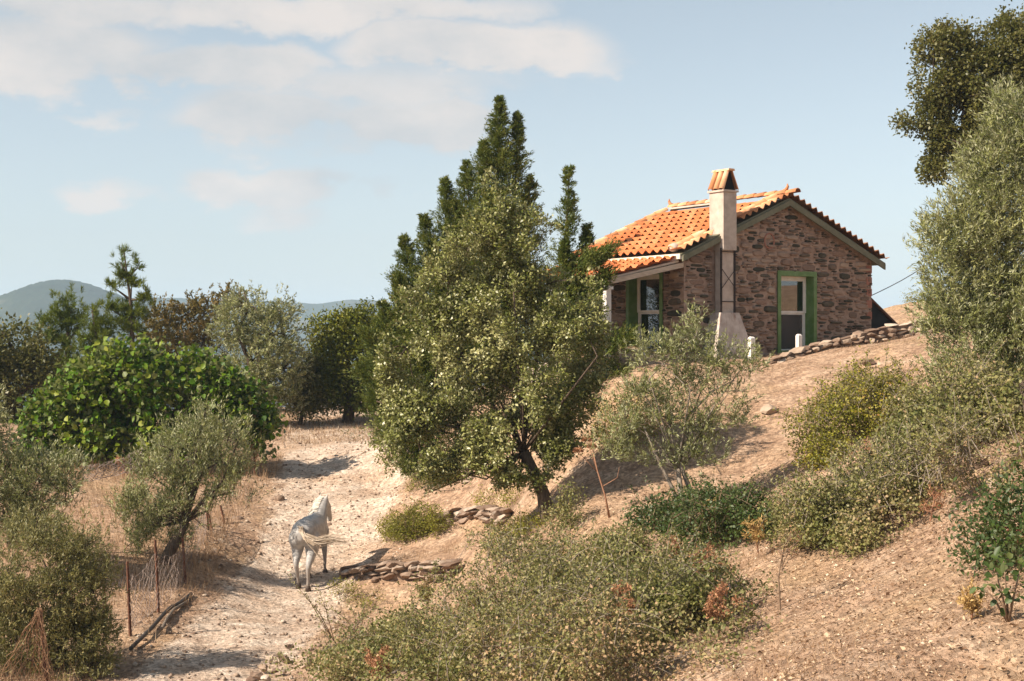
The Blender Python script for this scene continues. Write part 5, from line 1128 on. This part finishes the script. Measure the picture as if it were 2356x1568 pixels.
def build_horse():
    p = gat(716, 1340); fwd = Vector((.07, 1.0, 0)).normalized()
    t = thing('horse', 'grey horse walking up the track with its tail swishing sideways', 'horse', p, math.atan2(fwd.y, fwd.x))
    R3 = Matrix.Rotation(-math.atan2(fwd.y, fwd.x), 3, 'Z')
    def gz(x, y): w = p + R3.transposed() @ Vector((x, y, 0)); return h1(w.x, w.y) - p.z       # local: x forward, y to its near side, z up
    bm = bmesh.new()
    def ball(c, r_): 
        q = bmesh.ops.create_icosphere(bm, subdivisions=2, radius=1.0)['verts']
        for v in q: v.co = Vector((v.co.x * r_[0], v.co.y * r_[1], v.co.z * r_[2])) + Vector(c)
    def limb(pts):
        for (a, ra), (c, rc) in zip(pts[:-1], pts[1:]):
            a, c = Vector(a), Vector(c); n = max(4, int((c - a).length / .035))
            for k in range(n + 1): s = k / n; rr = ra + (rc - ra) * s; ball(a.lerp(c, s), (rr, rr, rr))
    zf = gz(.55, 0); sl_ = zf / 1.2; Z = lambda x: sl_ * (x + .65)           # the body tilts with the climbing track
    ball((-.58, 0, 1.14 + Z(-.58)), (.37, .285, .29)); ball((-.55, .11, 1.08 + Z(-.6)), (.30, .19, .30)); ball((-.55, -.11, 1.08 + Z(-.6)), (.30, .19, .30))
    ball((-.12, 0, 1.08 + Z(-.1)), (.56, .31, .33)); ball((.22, 0, 1.05 + Z(.2)), (.45, .29, .34)); ball((.50, 0, 1.06 + Z(.5)), (.30, .25, .33)); ball((.40, 0, 1.26 + Z(.4)), (.28, .10, .14))
    zz = Z(.6)
    limb([((.56, 0, 1.16 + zz), .22), ((.78, -.02, 1.34 + zz), .17), ((.98, -.04, 1.50 + zz), .125), ((1.04, -.06, 1.55 + zz), .10)])
    limb([((1.03, -.06, 1.54 + zz), .095), ((1.15, -.08, 1.42 + zz), .105), ((1.28, -.11, 1.22 + zz), .07), ((1.33, -.12, 1.11 + zz), .06)])
    for sy in (-1, 1):                                                     # ears
        limb([((1.02, -.05 + sy * .06, 1.60 + zz), .03), ((1.03, -.05 + sy * .075, 1.68 + zz), .024), ((1.03, -.05 + sy * .075, 1.74 + zz), .010)])
    hoofs = []
    def leg(pts, hx, hy):
        g = gz(hx, hy); limb(pts + [((hx, hy, g + .10), .040)]); hoofs.append((hx, hy, g))
    leg([((-.62, .15, 1.02 + Z(-.6)), .19), ((-.50, .17, .80), .135), ((-.72, .155, .54), .068), ((-.73, .15, .48), .058), ((-.62, .14, .20), .038)], -.58, .14)
    leg([((-.62, -.15, 1.02 + Z(-.6)), .19), ((-.56, -.16, .78), .13), ((-.86, -.14, .52), .068), ((-.88, -.14, .46), .058), ((-.82, -.12, .20), .038)], -.80, -.11)
    for sy, dx in ((1, -.06), (-1, .14)):
        g0 = gz(.5 + dx, sy * .15); leg([((.48, sy * .15, .98 + zz), .14), ((.44 + dx * .3, sy * .165, .76 + g0), .09), ((.50 + dx * .8, sy * .16, .44 + g0), .054), ((.48 + dx, sy * .16, .18 + g0), .036)], .52 + dx, sy * .16)
    me = bpy.data.meshes.new('body'); bm.to_mesh(me); bm.free()
    tmp = bpy.data.objects.new('body', me); COL.objects.link(tmp)
    md = tmp.modifiers.new('skin', 'REMESH'); md.mode = 'VOXEL'; md.voxel_size = .022; md.use_smooth_shade = True
    sm = tmp.modifiers.new('soft', 'SMOOTH'); sm.factor = .5; sm.iterations = 6
    dg = bpy.context.evaluated_depsgraph_get(); me2 = bpy.data.meshes.new_from_object(tmp.evaluated_get(dg)); bpy.data.objects.remove(tmp)
    me2.name = 'body'; me2.materials.clear(); me2.materials.append(horse_mat()); me2.polygons.foreach_set('use_smooth', [True] * len(me2.polygons)); link('body', me2, t)
    for hx, hy, g in hoofs:
        q = MB(); q.tube([(hx + .03, hy, g - .015), (hx + .015, hy, g + .05), (hx, hy, g + .10)], [.066, .058, .045], 9); q.build('hoof', M['hoofmat'], t, True)
    random.seed(8); dock = Vector((-.93, 0, 1.26 + Z(-.9)))
    ta = MB()
    for k in range(95):                                                   # the tail swings out to its far side
        s = random.random(); L = random.uniform(.7, 1.0); dz = random.gauss(0, .03); a = dock + Vector((random.gauss(0, .02), random.gauss(0, .025), random.gauss(0, .03)))
        e = dock + Vector((-.20 + random.gauss(0, .05), -1.08 * L, -.20 + dz * 1.6 + random.gauss(0, .03))); m1 = dock + Vector((-.13 + random.gauss(0, .03), -.12 * L, -.14 + dz)); m2 = dock + Vector((-.20 + random.gauss(0, .04), -.42 * L, -.24 + dz * 1.3))
        if k < 26: e = dock + Vector((-.14 + random.gauss(0, .03), -.30 - .25 * s, -.45 - .25 * s)); m2 = dock + Vector((-.15, -.18, -.30))
        ta.tube([a, m1, m2, m2.lerp(e, .6) + Vector((0, 0, .03)), e], [.010, .009, .007, .0035, .001], 4, cap=False)
    ta.tube([(-.86, 0, 1.24 + Z(-.9)), dock, dock + Vector((-.10, -.08, -.10)), dock + Vector((-.16, -.25, -.20))], [.05, .045, .04, .02], 7); tag(ta.build('tail', M['tailmat'], t, True), kind='stuff')
    ma = MB(); cr = [Vector((.52, 0, 1.40 + zz)), Vector((.72, -.01, 1.52 + zz)), Vector((.92, -.03, 1.64 + zz)), Vector((1.05, -.05, 1.67 + zz))]
    for k in range(170):
        s = random.random() * 2.999; i = int(s); a = cr[i].lerp(cr[i + 1], s - i) + Vector((0, random.gauss(0, .012), -.02)); L = random.uniform(.10, .24)
        ma.tube([a, a + Vector((-.02, .075, .01)), a + Vector((-.05 + random.gauss(0, .02), .14 + L * .15, -L * .6)), a + Vector((-.06 + random.gauss(0, .03), .15 + L * .1, -L))], [.008, .008, .006, .002], 4, cap=False)
    tag(ma.build('mane', M['manemat'], t, True), kind='stuff')
M['hoofmat'] = plain('hoof', [(.3, (.05,.035,.028)), (.7, (.11,.08,.062))], 9, rough=.6, bstr=.1)
M['tailmat'] = plain('tail_hair', [(.3, (.36,.28,.20)), (.7, (.58,.49,.39))], 5, rough=.55, bstr=0, use_rnd=.7)
M['manemat'] = plain('mane_hair', [(.3, (.46,.41,.345)), (.7, (.64,.59,.52))], 5, rough=.55, bstr=0, use_rnd=.7)
build_horse()
